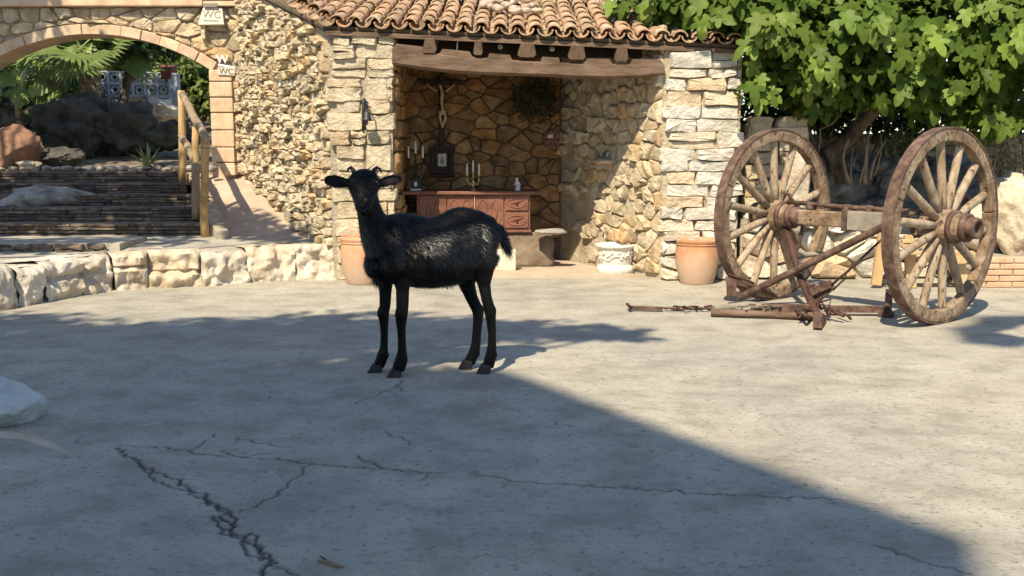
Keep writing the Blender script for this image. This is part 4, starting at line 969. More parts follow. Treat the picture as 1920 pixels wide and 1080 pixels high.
def wheel(c, lab, rot, outer):
    hubL = .17
    prof = [(.0, -hubL - .02), (.078, -hubL - .02), (.084, -hubL), (.09, -hubL * .55), (.118, -hubL * .35), (.125, 0), (.118, hubL * .35), (.092, hubL * .6), (.086, hubL), (.078, hubL + .02), (0, hubL + .02)]
    v, f = lathe(prof, 26); mtx = Matrix((ux, UPV, axd)).transposed(); w = obj('wheel', [c + mtx @ p for p in v], f, M_WHEEL, cart, True)
    w['label'] = lab
    for z0, rr in ((-hubL - .02, .088), (-.075, .108), (.075, .108), (hubL - .01, .092)):
        v, f = lathe([(rr - .02, z0), (rr + .006, z0), (rr + .006, z0 + .032), (rr - .02, z0 + .032)], 26); obj('hub_band', [c + mtx @ p for p in v], f, M_RUST, w, True)
    ring_o = 1
    v, f = lathe([(.055, hubL), (.075, hubL), (.072, hubL + .085), (.066, hubL + .09), (.050, hubL + .09), (.045, hubL + .02)], 20); obj('axle_cap', [c + mtx @ p for p in v], f, M_RUST, w, True)
    nf = 7
    for k in range(nf):
        v, f = ring_rect(c, axd, r_ - .095, r_ - .013, .074, 9, rot + 2 * math.pi * k / nf, rot + 2 * math.pi * (k + 1) / nf, .003)
        rr = random.Random(k + int(c.x * 10)); o = obj('felloe', v, f, M_WHEEL, w); b_ = o.modifiers.new('b', 'BEVEL'); b_.width = .007; b_.segments = 2; b_.limit_method = 'ANGLE'; b_.angle_limit = math.radians(50)
    v, f = ring_rect(c, axd, r_ - .0125, r_, .080, 72); obj('iron_tyre', v, f, M_RUST, w)
    for k in range(14):
        a = rot + 2 * math.pi * (k + .5) / 14; d = ux * math.cos(a) + UPV * math.sin(a); t = d.cross(axd).normalized()
        pts = []; rad = []
        for s_, wa, wt_ in ((.10, .034, .025), (.22, .034, .030), (.4, .030, .029), (r_ - .12, .028, .031), (r_ - .085, .028, .032)):
            pts.append(c + d * s_ + axd * (.05 * (s_ - .1) / r_ * -0.3)); rad.append((wt_, wa))
        v, f = loft(pts, rad, 8, up=axd); o = obj('spoke', v, f, M_SPOKE, w, True)
    for k in range(14):
        a = rot + 2 * math.pi * (k + .3) / 14; d = ux * math.cos(a) + UPV * math.sin(a); p = c + d * (r_ - .04) + axd * .038
        vv, ff = rock_geo(p, (.006, .006, .006), 3, sub=1, rough=0, cuts=0); obj('rivet', vv, ff, M_RUSTD, w)
    return w
wheel(nc, 'spoked wheel standing in front of the garden bench', .12, True)
wheel(fc_, 'spoked wheel beside the terracotta pot', .05, False)
def CP(px, py, t):                       # point whose depth is that of a spot on the axle line (0 far, 1 near)
    return P(px, py, fc_.y + (nc.y - fc_.y) * t)
ax0, ax1 = fc_ + axd * .15, nc - axd * .15
mid = ax0.lerp(ax1, .55)
MB().bar(ax0, mid, .105, .115).build('axle_beam', M_WHEEL, cart, bevel=.012)
MB().bar(ax0.lerp(ax1, .5), ax1, .15, .14).build('axle_block', M_GREYW, cart, bevel=.006)
MB().bar(ax0.lerp(ax1, .46), ax0.lerp(ax1, .5), .165, .16).build('axle_clamp', M_RUST, cart, bevel=.005)
MB().tube([ax0 + UPV * .11 - axd * .03, ax0.lerp(ax1, .4) + UPV * .095, ax1 + UPV * .09 + axd * .02], .017, 8).build('top_rod', M_RUST, cart, True)
for k in (.16, .45, .62):
    p = ax0.lerp(ax1, k); MB().box(p + UPV * .09, (.05, .05, .05)).build('rod_bracket', M_RUST, cart, bevel=.004)
MB().tube([CP(1468, 361, .1), CP(1480, 365, .1), CP(1491, 385, .1), CP(1494, 401, .1)], .014, 8).build('lever_hook', M_RUST, cart, True)
MB().tube([CP(1506, 400, .15), CP(1504, 430, .15), CP(1497, 462, .15), CP(1497, 470, .15)], [.017, .014, .014, .012], 6).build('drop_arm', M_RUST, cart, True)
MB().tube([CP(1497, 468, .15), CP(1510, 478, .15), CP(1530, 476, .15), CP(1555, 475, .2)], [.02, .025, .022, .012], 6).build('foot_step', M_GREYW, cart, True)
# long diagonal drawbar
MB().tube([G(1384, 559, .06), CP(1490, 508, .35), CP(1650, 428, .95), CP(1700, 402, 1.1), CP(1712, 396, 1.15)], [.028, .028, .027, .025, .025], 10).build('drawbar', M_RUST, cart, True)
# brace from the far hub down to the ploughing foot
b1_ = G(1537, 600, .04)
MB().tube([fc_ + axd * .10 - UPV * .05, CP(1497, 512, .3), CP(1518, 560, .45), b1_], [.028, .027, .03, .028], 8).build('brace', M_RUSTD, cart, True)
vv, ff = rock_geo(CP(1495, 513, .3), (.035, .035, .035), 8, sub=2, rough=.05, cuts=3); obj('brace_knuckle', vv, ff, M_RUST, cart)
MB().bar(G(1533, 600, .07), G(1541, 606, .0), .06, .11).build('shoe', M_RUST, cart, bevel=.006)
MB().bar(CP(1522, 548, .45), CP(1558, 532, .55), .05, .06).build('tool_arm', M_RUST, cart, bevel=.004)
MB().bar(CP(1528, 566, .45), CP(1562, 535, .55), .025, .05).build('tool_arm', M_RUST, cart, bevel=.004)
MB().bar(CP(1524, 564, .45), CP(1521, 534, .45), .06, .03).build('tool_plate', M_RUSTD, cart, bevel=.003)
MB().tube([CP(1558, 536, .55), CP(1575, 520, .6), CP(1586, 512, .65), CP(1652, 450, .85)], .009, 6).build('pull_rod', M_RUSTD, cart, True)
MB().tube([CP(1586, 512, .65), CP(1585, 522, .64), CP(1572, 534, .6), CP(1562, 544, .56)], .007, 6).build('pull_loop', M_RUSTD, cart, True)
# ground frame
MB().bar(G(1402, 577, .05), G(1528, 577, .05), .06, .05).build('ground_beam', M_RUST, cart, bevel=.004)
MB().bar(G(1555, 579, .05), G(1668, 580, .05), .055, .045).build('ground_beam', M_RUST, cart, bevel=.004)
MB().bar(G(1664, 586, .0), P(1668, 542, G(1664, 586).y), .05, .025).build('stand', M_RUST, cart, bevel=.003)
MB().bar(G(1648, 588, .02), G(1676, 590, .02), .09, .03).build('stand_foot', M_RUSTD, cart, bevel=.003)
MB().tube([G(1333, 586, .032), G(1380, 587, .035), G(1450, 590, .03), G(1530, 593, .035)], [(.030, .028), (.033, .026), (.028, .026), (.03, .03)], 9).build('wood_pole', M_BEAM, cart, True)
MB().tube([G(1340, 578, .05), G(1400, 572, .06), G(1440, 573, .05)], [.02, .03, .02], 7).build('bleached_branch', M_GREYW, cart, True)
MB().tube([G(1238, 577, .03), G(1290, 579, .02), G(1330, 578, .03), G(1400, 580, .03)], [.006, .008, .007, .01], 5).build('chain', M_RUSTD, cart, True)
MB().bar(G(1180, 577, .025), G(1242, 579, .025), .024, .030).build('tip_bar', M_RUST, cart, bevel=.003)
MB().tube([G(1176, 570, .04), G(1180, 574, .05), G(1184, 578, .03)], .012, 6).build('tip_hook', M_RUSTD, cart, True)
rr = random.Random(77)
for k in range(16):
    px_ = rr.uniform(1245, 1345); MB().tube([G(px_, 576 + rr.uniform(-2, 3), .015), G(px_ + rr.uniform(4, 12), 576 + rr.uniform(-2, 3), rr.uniform(.02, .045)), G(px_ + rr.uniform(14, 22), 577 + rr.uniform(-2, 3), .02)], rr.uniform(.005, .012), 5).build('chain_link', M_RUSTD if k % 2 else M_TWIG, cart, True)
for k in range(14):
    px_ = rr.uniform(1340, 1440); MB().tube([G(px_, 574 + rr.uniform(-4, 6), .03), G(px_ + rr.uniform(14, 30), 575 + rr.uniform(-4, 5), rr.uniform(.04, .08)), G(px_ + rr.uniform(32, 60), 576 + rr.uniform(-4, 4), .04)], rr.uniform(.006, .016), 5).build('splinter', M_GREYW, cart, True)
for k in range(12):
    px_ = rr.uniform(1500, 1560); a = G(px_, 588 + rr.uniform(-8, 8), .03); MB().tube([a, a + Vector((rr.uniform(-.08, .08), rr.uniform(-.1, .1), rr.uniform(.02, .10))), a + Vector((rr.uniform(-.14, .14), rr.uniform(-.1, .1), rr.uniform(-.0, .04)))], rr.uniform(.006, .015), 5).build('tine', M_RUSTD, cart, True)
MB().tube([G(1500, 585, .05), G(1512, 592, .08), G(1520, 600, .0)], .016, 6).build('hook', M_RUST, cart, True)
MB().tube([G(1570, 582, .06), G(1590, 592, .05), G(1595, 598, .02)], .010, 6).build('hook', M_RUST, cart, True)
# rubbing block and strap at the foot of the far wheel
q = P(1378, 528, 7.95)
MB().bar(P(1371, 528, 7.95), P(1372, 556, 7.95), .07, .05).build('brake_block', M_RUST, cart, bevel=.006)
MB().bar(P(1362, 523, 7.95), P(1400, 536, 8.0), .05, .035).build('brake_arm', M_RUST, cart, bevel=.004)
MB().tube([P(1366, 514, 7.95), P(1395, 524, 8.0), P(1413, 531, 8.05)], .008, 6).build('brake_rod', M_RUSTD, cart, True)
MB().tube([P(1400, 533, 8.0), P(1432, 543, 8.15), P(1455, 556, 8.3)], [.018, .022, .015], 6).build('brake_rod', M_RUSTD, cart, True)
# worn gear pieces hanging behind the near hub
for (px_, py_, rr_) in ((1798, 384, .10), (1628, 398, .10)):
    pass
c = CP(1797, 385, .55); mtx = Matrix((ux, UPV, axd)).transposed(); v, f = lathe([(.05, -.05), (.10, -.05), (.105, 0), (.10, .05), (.05, .05), (.05, -.05)], 22); obj('pulley', [c + mtx @ p for p in v], f, M_RUST, cart, True)
MB().tube([c, c + Vector((-.25, .05, -.03)), CP(1716, 412, .55)], .018, 6).build('pulley_shaft', M_RUST, cart, True)
for k in range(6):
    p0 = CP(1682 + k * 9, 432 - (k % 2) * 20, .85); p1 = CP(1700 + k * 8, 402 + (k % 3) * 22, .8); MB().tube([p0, p0.lerp(p1, .5) + Vector((0, 0, .03)), p1], .009, 6).build('linkage', M_RUSTD, cart, True)

# ================================================================ bench behind the cart
bn = thing('garden_bench', 'light wooden garden bench with black scrolled iron panels behind the cart', 'bench', G(1745, 537))
BY = 8.95
for a, b in (((1642, 535), (1661, 405)), ((1708, 540), (1704, 440)), ((1806, 535), (1797, 470))):
    MB().bar(P(*a, BY), P(*b, BY + .05), .085, .05, up=(0, 1, 0)).build('leg', M_BENCHW, bn, bevel=.006)
for k, (a, b) in enumerate((((1690, 452), (1727, 452)), ((1690, 462), (1735, 462)), ((1690, 474), (1825, 474)))):
    MB().bar(P(*a, BY - .02 - k * .05), P(*b, BY - .02 - k * .05), .07, .03).build('slat', M_BENCHW, bn, bevel=.005)
MB().bar(P(1655, 486, BY + .1), P(1830, 486, BY + .1), .06, .045).build('seat_rail', M_BENCHW, bn, bevel=.005)
pts = [P(1790, 455, BY) + Vector((.055 * math.cos(a) * (1 - a / 9), 0, .04 * math.sin(a) * (1 - a / 9))) for a in np.linspace(-2.2, 4.0, 16)]
MB().tube(pts, .016, 7).build('scroll_arm', M_BENCHW, bn, True)
rb_ = random.Random(8)
for k in range(34):
    c0 = P(rb_.uniform(1655, 1800), rb_.uniform(492, 530), BY + rb_.uniform(.02, .09)); s_ = rb_.choice((-1, 1)); rad = rb_.uniform(.018, .035)
    pts = [c0 + Vector((s_ * rad * (1 - t / 8) * math.cos(t), 0, rad * (1 - t / 8) * math.sin(t))) for t in np.linspace(0, 5.6, 13)]
    MB().tube(pts, .0065, 5).build('iron_scroll', M_BLACKI, bn, True)
for zz in (490, 533): MB().bar(P(1650, zz, BY + .06), P(1802, zz, BY + .06), .012, .016).build('iron_rail', M_BLACKI, bn)

# ================================================================ right hand planting bed
rb = random.Random(55)
low = thing('stone_retaining_wall', 'low sunlit rubble retaining wall behind the cart', 'wall', (3, 9.6, 0))
LW0, LW1 = RPX1 + .06, P(1840, 480, 9.65).x
def low_top(x): return .60 + .05 * math.sin(x * 3) 
v, f = prism([(LW0, 9.62), (LW1, 9.62), (LW1, 10.0), (LW0, 10.0)], -.05, .56); obj('core', v, f, M_MORTAR, low)
lay_stones(low, voronoi(LW0, LW1, .0, .62, .33, .20, rb), (0, 9.62, 0), (1, 0, 0), XN, (0, -1, 0), M_PALE, gap=.012, depth=.07, rng=rb, lumpy=.45)
# earth bank
bv = []; bf = []
for i in range(41):
    for j in range(13):
        x = RPX1 + .02 + i * .14; y = 9.75 + j * .3; z = .52 + min(1, j / 6) * .42 + noise.noise(Vector((x * 1.2, y * 1.2, 0))) * .1
        bv.append(Vector((x, y, z)))
for i in range(40):
    for j in range(12): a = i * 13 + j; bf.append((a, a + 13, a + 14, a + 1))
tag(obj('planting_bank', bv, bf, M_SOIL, None, True), 'soil bank behind the retaining wall', kind='structure')
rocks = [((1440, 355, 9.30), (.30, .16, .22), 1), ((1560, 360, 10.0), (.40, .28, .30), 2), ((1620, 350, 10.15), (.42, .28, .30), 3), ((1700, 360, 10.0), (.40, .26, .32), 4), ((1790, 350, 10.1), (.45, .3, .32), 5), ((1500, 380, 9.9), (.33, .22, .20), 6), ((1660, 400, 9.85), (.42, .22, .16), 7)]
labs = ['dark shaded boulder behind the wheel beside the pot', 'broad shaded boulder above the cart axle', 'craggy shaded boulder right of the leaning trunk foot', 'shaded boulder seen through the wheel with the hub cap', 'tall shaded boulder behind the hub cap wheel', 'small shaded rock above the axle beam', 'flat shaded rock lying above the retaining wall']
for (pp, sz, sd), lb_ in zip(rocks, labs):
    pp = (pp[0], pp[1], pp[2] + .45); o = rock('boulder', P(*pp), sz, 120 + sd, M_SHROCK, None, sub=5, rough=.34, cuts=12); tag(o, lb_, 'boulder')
o = rock('pale_boulder', P(1905, 410, 9.45) + Vector((.05, 0, 0)), (.42, .40, .42), 133, M_WROCK, None, sub=5, rough=.22, cuts=14); tag(o, 'large bleached boulder above the brick edging', 'boulder')
o = rock('pale_boulder', P(1840, 430, 9.5), (.20, .2, .26), 134, M_WROCK, None, sub=4, rough=.22, cuts=10); tag(o, 'smaller bleached boulder between the wheel and the big pale boulder', 'boulder')
o = rock('upright_slab', P(1500, 345, 9.25) + Vector((0, .1, -.06)), (.13, .09, .42), 137, M_WROCK, None, sub=4, rough=.12, cuts=8); tag(o, 'pale upright stone slab standing behind the wheel beside the pot', 'stone slab')
for k, (px_, py_, Y_) in enumerate(((1430, 250, 10.6), (1500, 235, 10.9), (1640, 255, 11.2))):
    pass
# broken stub of wall right of the pillar
stub = thing('wall_stub', 'short broken stretch of pale stone wall beyond the right pillar', 'wall', (2.6, 9.68, .5))
sx0, sx1 = RPX1 + .09, P(1515, 260, 9.7).x
v, f = prism([(sx0, 9.68), (sx1, 9.68), (sx1, 10.05), (sx0, 10.05)], .57, lambda x, y: 1.42 - (x - sx0) * .12); obj('core', v, f, M_MORTAR, stub)
lay_stones(stub, courses(sx0, sx1, .62, 1.40, .10, .17, .2, .42, rb), (0, 9.68, 0), (1, 0, 0), XN, (0, -1, 0), M_STONE, gap=.005, depth=.05, rng=rb, crisp=True, lumpy=.16)
lay_stones(stub, voronoi(sx0, sx1, 1.36, 1.5, .22, .12, rb), (0, 9.69, 0), (1, 0, 0), XN, (0, -1, 0), M_STONE, gap=.010, depth=.05, rng=rb)
far_w = thing('far_garden_wall', 'low weathered stone wall behind the fig tree', 'wall', (5.3, 11.5, .9))
fx0, fx1 = P(1470, 300, 11.5).x, 8.2
v, f = prism([(fx0, 11.5), (fx1, 11.5), (fx1, 11.9), (fx0, 11.9)], .3, 1.34); obj('core', v, f, M_MORTAR, far_w)
lay_stones(far_w, courses(fx0, fx1, .6, 1.36, .06, .15, .2, .5, rb), (0, 11.5, 0), (1, 0, 0), XN, (0, -1, 0), M_STONE, gap=.010, depth=.05, rng=rb)
# brick edging
be_ = thing('brick_edging', 'low pale brick planter edge right of the cart', 'brick edging', G(1880, 540))
bx0_, by_ = P(1800, 520, 8.98).x, 8.98
me_b = None
v, f = prism([(bx0_, by_ + .012), (bx0_ + 2.4, by_ + .012), (bx0_ + 2.4, by_ + .45), (bx0_, by_ + .45)], -.02, .26); obj('core', v, f, M_MORTAR, be_)
bm_ = MB(); bm_.box((0, 0, 0), (.215, .10, .047)); me_b = mesh(bm_.v, bm_.f, False, M_BRICK)
for r2 in range(5):
    x = bx0_ + (.11 if r2 % 2 else 0) + .02; zz = .026 + r2 * .0535
    while x < bx0_ + 2.4:
        o = link('brick', me_b, be_, Matrix.Translation((x + .1, by_ + .05 - rb.uniform(0, .008), zz)) @ Matrix.Rotation(rb.uniform(-.01, .01), 4, 'Y')); bv_ = o.modifiers.new('b', 'BEVEL'); bv_.width = .006; bv_.segments = 1; x += .226
mb = MB()
# foreground rock at left edge, chip of twig
o = rock('whitewashed_rock', G(8, 806) + Vector((-.02, .12, .085)), (.155, .15, .125), 151, mat('pale_blue_grey_rock', [(.40, .41, .40), (.56, .57, .55)], 8, .9, .7, 25, .015), None, sub=5, rough=.12, cuts=10, flat=-.004, boxy=.5); tag(o, 'small pale rounded rock at the edge of the shaded yard', 'rock')
sv = []; pts = [G(-60, 822), G(0, 816), G(60, 822), G(110, 842), G(146, 858)]; 
MB().tube([p + Vector((0, 0, -.012)) for p in pts], [(.05, .03), (.05, .032), (.04, .028), (.025, .022), (.006, .013)], 8).build('mortar_ridge', M_RAMP, None, True)
tag(bpy.data.objects['mortar_ridge'], 'thin pale ridge of mortar running out from the small rock', 'mortar ridge')
tw = thing('twig', 'short dry brown twig lying on the cracked concrete', 'twig', G(620, 1060))
a, b = G(596, 1050, .008), G(645, 1063, .008)
MB().tube([a, a.lerp(b, .35) + Vector((0, -.004, .004)), a.lerp(b, .7), b], [.003, .006, .0055, .003], 7).build('stem', M_TWIG, tw, True)
MB().tube([a.lerp(b, .4) + Vector((0, 0, .003)), a.lerp(b, .25) + Vector((-.004, .012, .006)), a + Vector((.004, .016, .006))], [.004, .003, .002], 5).build('side_shoot', M_DARKW, tw, True)
for k, (px_, py_) in enumerate(((505, 746), (1010, 866), (1160, 640), (1510, 908), (1350, 585), (1830, 575), (945, 905))):
    c = G(px_, py_); vv, ff = rock_geo(c + Vector((0, 0, .004)), (.009, .008, .006), 400 + k, sub=2, rough=.3); o = obj('pebble', vv, ff, M_ROCK, None, True); tag(o, 'tiny loose pebble lying on the open concrete yard', 'pebble', 'loose pebbles on the concrete')
# ================================================================ goat
hn_f, hn_h = G(746, 708).y + .02, G(914, 698).y
Yf0 = hn_f + .05; Yh0 = hn_h + .05         # body centre line depth at shoulder and hip
def gy_(px): return Yf0 + (Yh0 - Yf0) * (px - 735) / (900 - 735)
MPX = Yf0 / FPX
goat = thing('goat', 'glossy black goat standing in the yard with its head turned to one side', 'goat', (P(820, 700, Yf0).x, Yf0, 0))
gb = MB()
def gsec(px, py, hh, hw, dY=0): return P(px, py, gy_(px) + dY), (hw, hh * MPX)
secs = [gsec(694, 470, 24, .04), gsec(702, 466, 46, .075), gsec(718, 464, 60, .105), gsec(745, 466, 69, .128), gsec(775, 471, 69, .148), gsec(805, 474, 67, .160), gsec(835, 470, 68, .158), gsec(862, 460, 70, .140), gsec(885, 451, 65, .124), gsec(905, 447, 54, .110), gsec(922, 447, 40, .085), gsec(933, 450, 22, .045)]
gb.tube([s_[0] for s_ in secs], [s_[1] for s_ in secs], 20, up=(0, 0, 1))
# shoulder and haunch masses, belly sag
def blob(px, py, rx, ry, rz, dY):
    v, f = ico(3); c = P(px, py, gy_(px) + dY); gb.add([c + Vector((p.x * rx, p.y * ry, p.z * rz)) for p in v], f)
blob(735, 470, .085, .05, .16, -.085); blob(735, 470, .085, .05, .16, .085)
blob(902, 465, .085, .045, .15, -.075); blob(895, 465, .085, .045, .15, .075)
blob(800, 500, .17, .12, .10, 0); blob(700, 495, .05, .07, .08, 0)
blob(866, 404, .10, .07, .045, 0)
# neck
HY = Yf0 - .10
nk = [(P(722, 455, Yf0 - .01), (.125, .150)), (P(706, 432, Yf0 - .03), (.095, .115)), (P(696, 408, Yf0 - .05), (.072, .078)), (P(690, 385, HY + .03), (.062, .064)), (P(686, 358, HY + .035), (.056, .060)), (P(684, 344, HY + .04), (.05, .05))]
v, f = loft([a for a, b in nk], [(b[0], b[1]) for a, b in nk], 18, up=(0, 1, 0)); gb.add(v, f)
# head: axis runs from the poll down and forward to the muzzle
hd = [((682, 325), .03, .046, .035), ((682, 332), .012, .066, .054), ((682, 344), -.010, .078, .066), ((682, 355), -.030, .070, .066), ((681.5, 366), -.052, .056, .062), ((681, 377), -.076, .044, .052), ((681, 387), -.097, .038, .042), ((681, 393), -.110, .036, .034), ((681, 398), -.106, .022, .018)]
v, f = loft([P(a[0], a[1], HY + dy) for a, dy, w, d in hd], [(w * 1.12, d * 1.06) for a, dy, w, d in hd], 18, up=(0, -1, .0)); gb.add(v, f)
# jaw and brows
v, f = loft([P(682, 360, HY + .01), P(681.5, 380, HY - .045), P(681, 400, HY - .085), P(681, 405, HY - .082)], [(.05, .05), (.038, .038), (.024, .024), (.012, .012)], 12, up=(0, -1, 0)); gb.add(v, f)
for s_ in (-1, 1):
    v, f = ico(2); c = P(682 + s_ * 22, 340, HY - .05); gb.add([c + Vector((p.x * .022, p.y * .02, p.z * .018)) for p in v], f)
    c = P(681 + s_ * 7, 388, HY - .135); gb.add([c + Vector((p.x * .012, p.y * .012, p.z * .009)) for p in v], f)
gb.tube([P(682, 352, HY - .078), P(682, 372, HY - .118)], [(.018, .012), (.014, .012)], 8)
# ears
EARS = []
for side, pts in ((-1, [(657, 344, 6, 0), (648, 343, 9.5, -.015), (636, 341, 12, -.02), (624, 339, 12.5, -.015), (614, 338, 10, -.005), (608, 338, 4.5, 0)]), (1, [(707, 346, 6, 0), (716, 343, 9, -.015), (727, 339, 10.5, -.02), (738, 336.5, 10, -.015), (747, 335, 7.5, -.005), (753, 334, 3.5, 0)])):
    pp = [P(a, b, HY + .0 + d) for a, b, h_, d in pts]; v, f = loft(pp, [(.010, h_ * MPX) for a, b, h_, d in pts], 12, up=(0, 0, 1)); gb.add(v, f); EARS.append((side, pts))
# legs: (px, py, half width px), depth offset
legs = {
 'ff': (.055, [(722, 490, 26), (722, 520, 18), (723, 545, 12.5), (722, 575, 11), (720, 590, 10.6), (719.5, 602, 10.2), (720.5, 618, 8.2), (720.5, 640, 7.6), (720, 656, 8), (718, 670, 11), (715, 680, 11.2), (710, 692, 11.5)]),
 'nf': (-.055, [(752, 490, 28), (754, 520, 19), (755, 545, 12.8), (754.5, 575, 12), (753.5, 590, 11.8), (752, 602, 11), (752.5, 618, 8.6), (753.5, 640, 8), (754, 658, 8.6), (753, 674, 12), (750, 684, 12.6), (746.5, 696, 12.6)]),
 'fh': (.055, [(880, 480, 40), (876, 510, 26), (876, 535, 16), (884, 558, 12.5), (893, 577, 11.5), (897, 588, 11.5), (896, 604, 9.8), (894, 625, 9.4), (892.5, 645, 9.6), (889, 662, 11), (884, 673, 11.4), (880, 682, 11.8)]),
 'nh': (-.055, [(905, 480, 32), (906, 510, 21), (908, 535, 12.5), (912, 558, 10.8), (917, 577, 11.3), (919.5, 588, 11.4), (921, 604, 9.4), (922.5, 625, 8.2), (922.5, 645, 8.6), (921, 664, 11), (918, 676, 11.6), (914.5, 688, 11.6)])}
hoofs = {}
for k, (dy, pl) in legs.items():
    base_px = pl[-1][0]; Yl = (Yf0 if k[1] == 'f' else Yh0) + dy
    yb = {'ff': 704, 'nf': 708.5, 'fh': 691.5, 'nh': 698}[k]
    zc_ = P(base_px, yb, Yl).z
    pts = []; rad = []
    for i, (a, b, w) in enumerate(pl):
        p = P(a, b, Yl); t = i / (len(pl) - 1); p.z -= zc_ * min(1, t * 1.6); m_ = w * MPX
        pts.append(p); rad.append((m_ * (.92 if i > 2 else .62), m_))
    v, f = loft(pts, [(r[1], r[0]) for r in rad], 14, up=(0, 1, 0)); gb.add(v, f)
    # joints: knee or hock bump
    if k[1] == 'h':
        p = pts[5].lerp(pts[4], .4); v, f = ico(2); gb.add([p + Vector((.016 + q.x * .022, q.y * .02, q.z * .038)) for q in v], f)
    else:
        p = pts[4]; v, f = ico(2); gb.add([p + Vector((-.006 + q.x * .033, -.006 + q.y * .034, q.z * .045)) for q in v], f)
    p = pts[-3]; v, f = ico(2); gb.add([p + Vector((.020 + q.x * .016, q.y * .018, -.005 + q.z * .022)) for q in v], f)   # dewclaw
    hoofs[k] = pts[-1]
# tail
gb.tube([P(926, 425, gy_(926)), P(936, 430, gy_(936)), P(944, 440, gy_(940)), P(949, 455, gy_(940))], [(.030, .030), (.026, .026), (.022, .022), (.010, .010)], 10)
tmp = gb.build('tmp', M_GOAT, None, True)
rm = tmp.modifiers.new('r', 'REMESH'); rm.mode = 'VOXEL'; rm.voxel_size = .0068
sm = tmp.modifiers.new('s', 'SMOOTH'); sm.factor = .5; sm.iterations = 5
dg = bpy.context.evaluated_depsgraph_get(); gm = bpy.data.meshes.new_from_object(tmp.evaluated_get(dg)); bpy.data.objects.remove(tmp)
gm.transform(Matrix.Translation(-ORG['goat'])); gm.polygons.foreach_set('use_smooth', [True] * len(gm.polygons)); gm.materials.clear(); gm.materials.append(M_GOAT)
gbody = link('body', gm, goat)
# hooves: two toes each
for k, p in hoofs.items():
    hb = MB()
    for s_ in (-1, 1):
        dx = -.012; c = Vector((p.x + dx, p.y + s_ * .017, 0)); top = .048
        vv = [c + Vector((a, b * 1.0, z)) for (a, b, z) in ((-.052, -.006, 0), (-.046, -.015, 0), (.024, -.015, 0), (.028, .013, 0), (-.046, .013, 0), (-.024, -.006, top), (-.020, -.012, top), (.030, -.012, top), (.032, .011, top), (-.020, .011, top))]
        hb.add(vv, [(4, 3, 2, 1, 0), (5, 6, 7, 8, 9), (0, 1, 6, 5), (1, 2, 7, 6), (2, 3, 8, 7), (3, 4, 9, 8), (4, 0, 5, 9)])
    hb.build('hoof', M_HOOF, goat, bevel=.005)
# eyes, nostrils, horns, ear linings
for s_ in (-1, 1):
    c = P(682 + s_ * 25.5, 345, HY - .047); v, f = ico(3); obj('eye', [c + Vector((p.x * .013, p.y * .014, p.z * .011)) for p in v], f, M_EYE, goat, True)
    c = P(681 + s_ * 6.5, 391, HY - .148); v, f = ico(2); obj('nostril', [c + Vector((p.x * .006, p.y * .004, p.z * .0035)) for p in v], f, M_EARIN, goat, True)
    b0 = P(682 + s_ * 17, 330, HY + .0); pts = [b0, b0 + Vector((s_ * .006, .0, .030)), b0 + Vector((s_ * .020, .012, .043)), b0 + Vector((s_ * .036, .022, .036)), b0 + Vector((s_ * .043, .028, .018))]
    MB().tube(pts, [.013, .012, .010, .007, .003], 8).build('horn', M_HOOF, goat, True)
for side, pts in EARS:
    if side == 1:
        pp = [P(a, b + 2, HY + d - .012) for a, b, h_, d in pts[1:-1]]; v, f = loft(pp, [(.003, h_ * MPX * .55) for a, b, h_, d in pts[1:-1]], 8, up=(0, 0, 1)); obj('ear_lining', v, f, M_EARIN, goat, True)
mz = [P(674, 390, HY - .142), P(676.5, 394, HY - .146), P(681, 396, HY - .147), P(685.5, 394, HY - .146), P(688, 390, HY - .142)]
MB().tube(mz, .004, 6).build('muzzle', mat('goat_nose', [(.02, .02, .021), (.035, .035, .036)], 30, .55, .2), goat, True)
# coat: short combed hairs over the body
rsg = np.random.RandomState(42)
nv = len(gm.vertices); co = np.empty(nv * 3, np.float32); gm.vertices.foreach_get('co', co); co = co.reshape(-1, 3)
no = np.empty(nv * 3, np.float32); gm.vertices.foreach_get('normal', no); no = no.reshape(-1, 3)
NH = 62000
gx_ = co[:, 0] + ORG['goat'].x; lx = lambda q: P(q, 560, Yf0).x
leg_ = ((gx_ > lx(700)) & (gx_ < lx(772)) | (gx_ > lx(868)) & (gx_ < lx(936))) & (co[:, 2] < .60)
up_ = np.where((co[:, 2] > .45) & ~leg_)[0]; pick = up_[rsg.randint(0, len(up_), NH)]; p0 = co[pick] + rsg.normal(size=(NH, 3)) * .004; n0_ = no[pick]
wz = co[pick][:, 2]; body = np.clip((wz - .40) / .1, 0, 1)[:, None]
head = (wz > .86)[:, None]
flow = np.array([.75, 0, -.75])[None] * body + np.array([.0, 0, -1.0])[None] * (1 - body) + rsg.normal(size=(NH, 3)) * .28
flow = flow - n0_ * np.sum(flow * n0_, 1, keepdims=True); flow /= np.linalg.norm(flow, axis=1, keepdims=True) + 1e-6
ln = (.012 + .018 * body[:, 0]) * rsg.uniform(.6, 1.3, NH); ln[wz > .82] *= .45; ln[wz < .08] = 0.001
d_ = flow * .95 + n0_ * rsg.uniform(.08, .30, NH)[:, None]
sd2 = np.cross(flow, n0_); wd = (.0011 * rsg.uniform(.7, 1.4, NH))[:, None]
base = p0 - n0_ * .0045
hv = np.stack([base - sd2 * wd, base + sd2 * wd, p0 + d_ * ln[:, None]], 1).reshape(-1, 3)
cm = npmesh(hv, np.arange(NH * 3).reshape(-1, 3), False, M_COAT); link('coat', cm, goat)['kind'] = 'stuff'
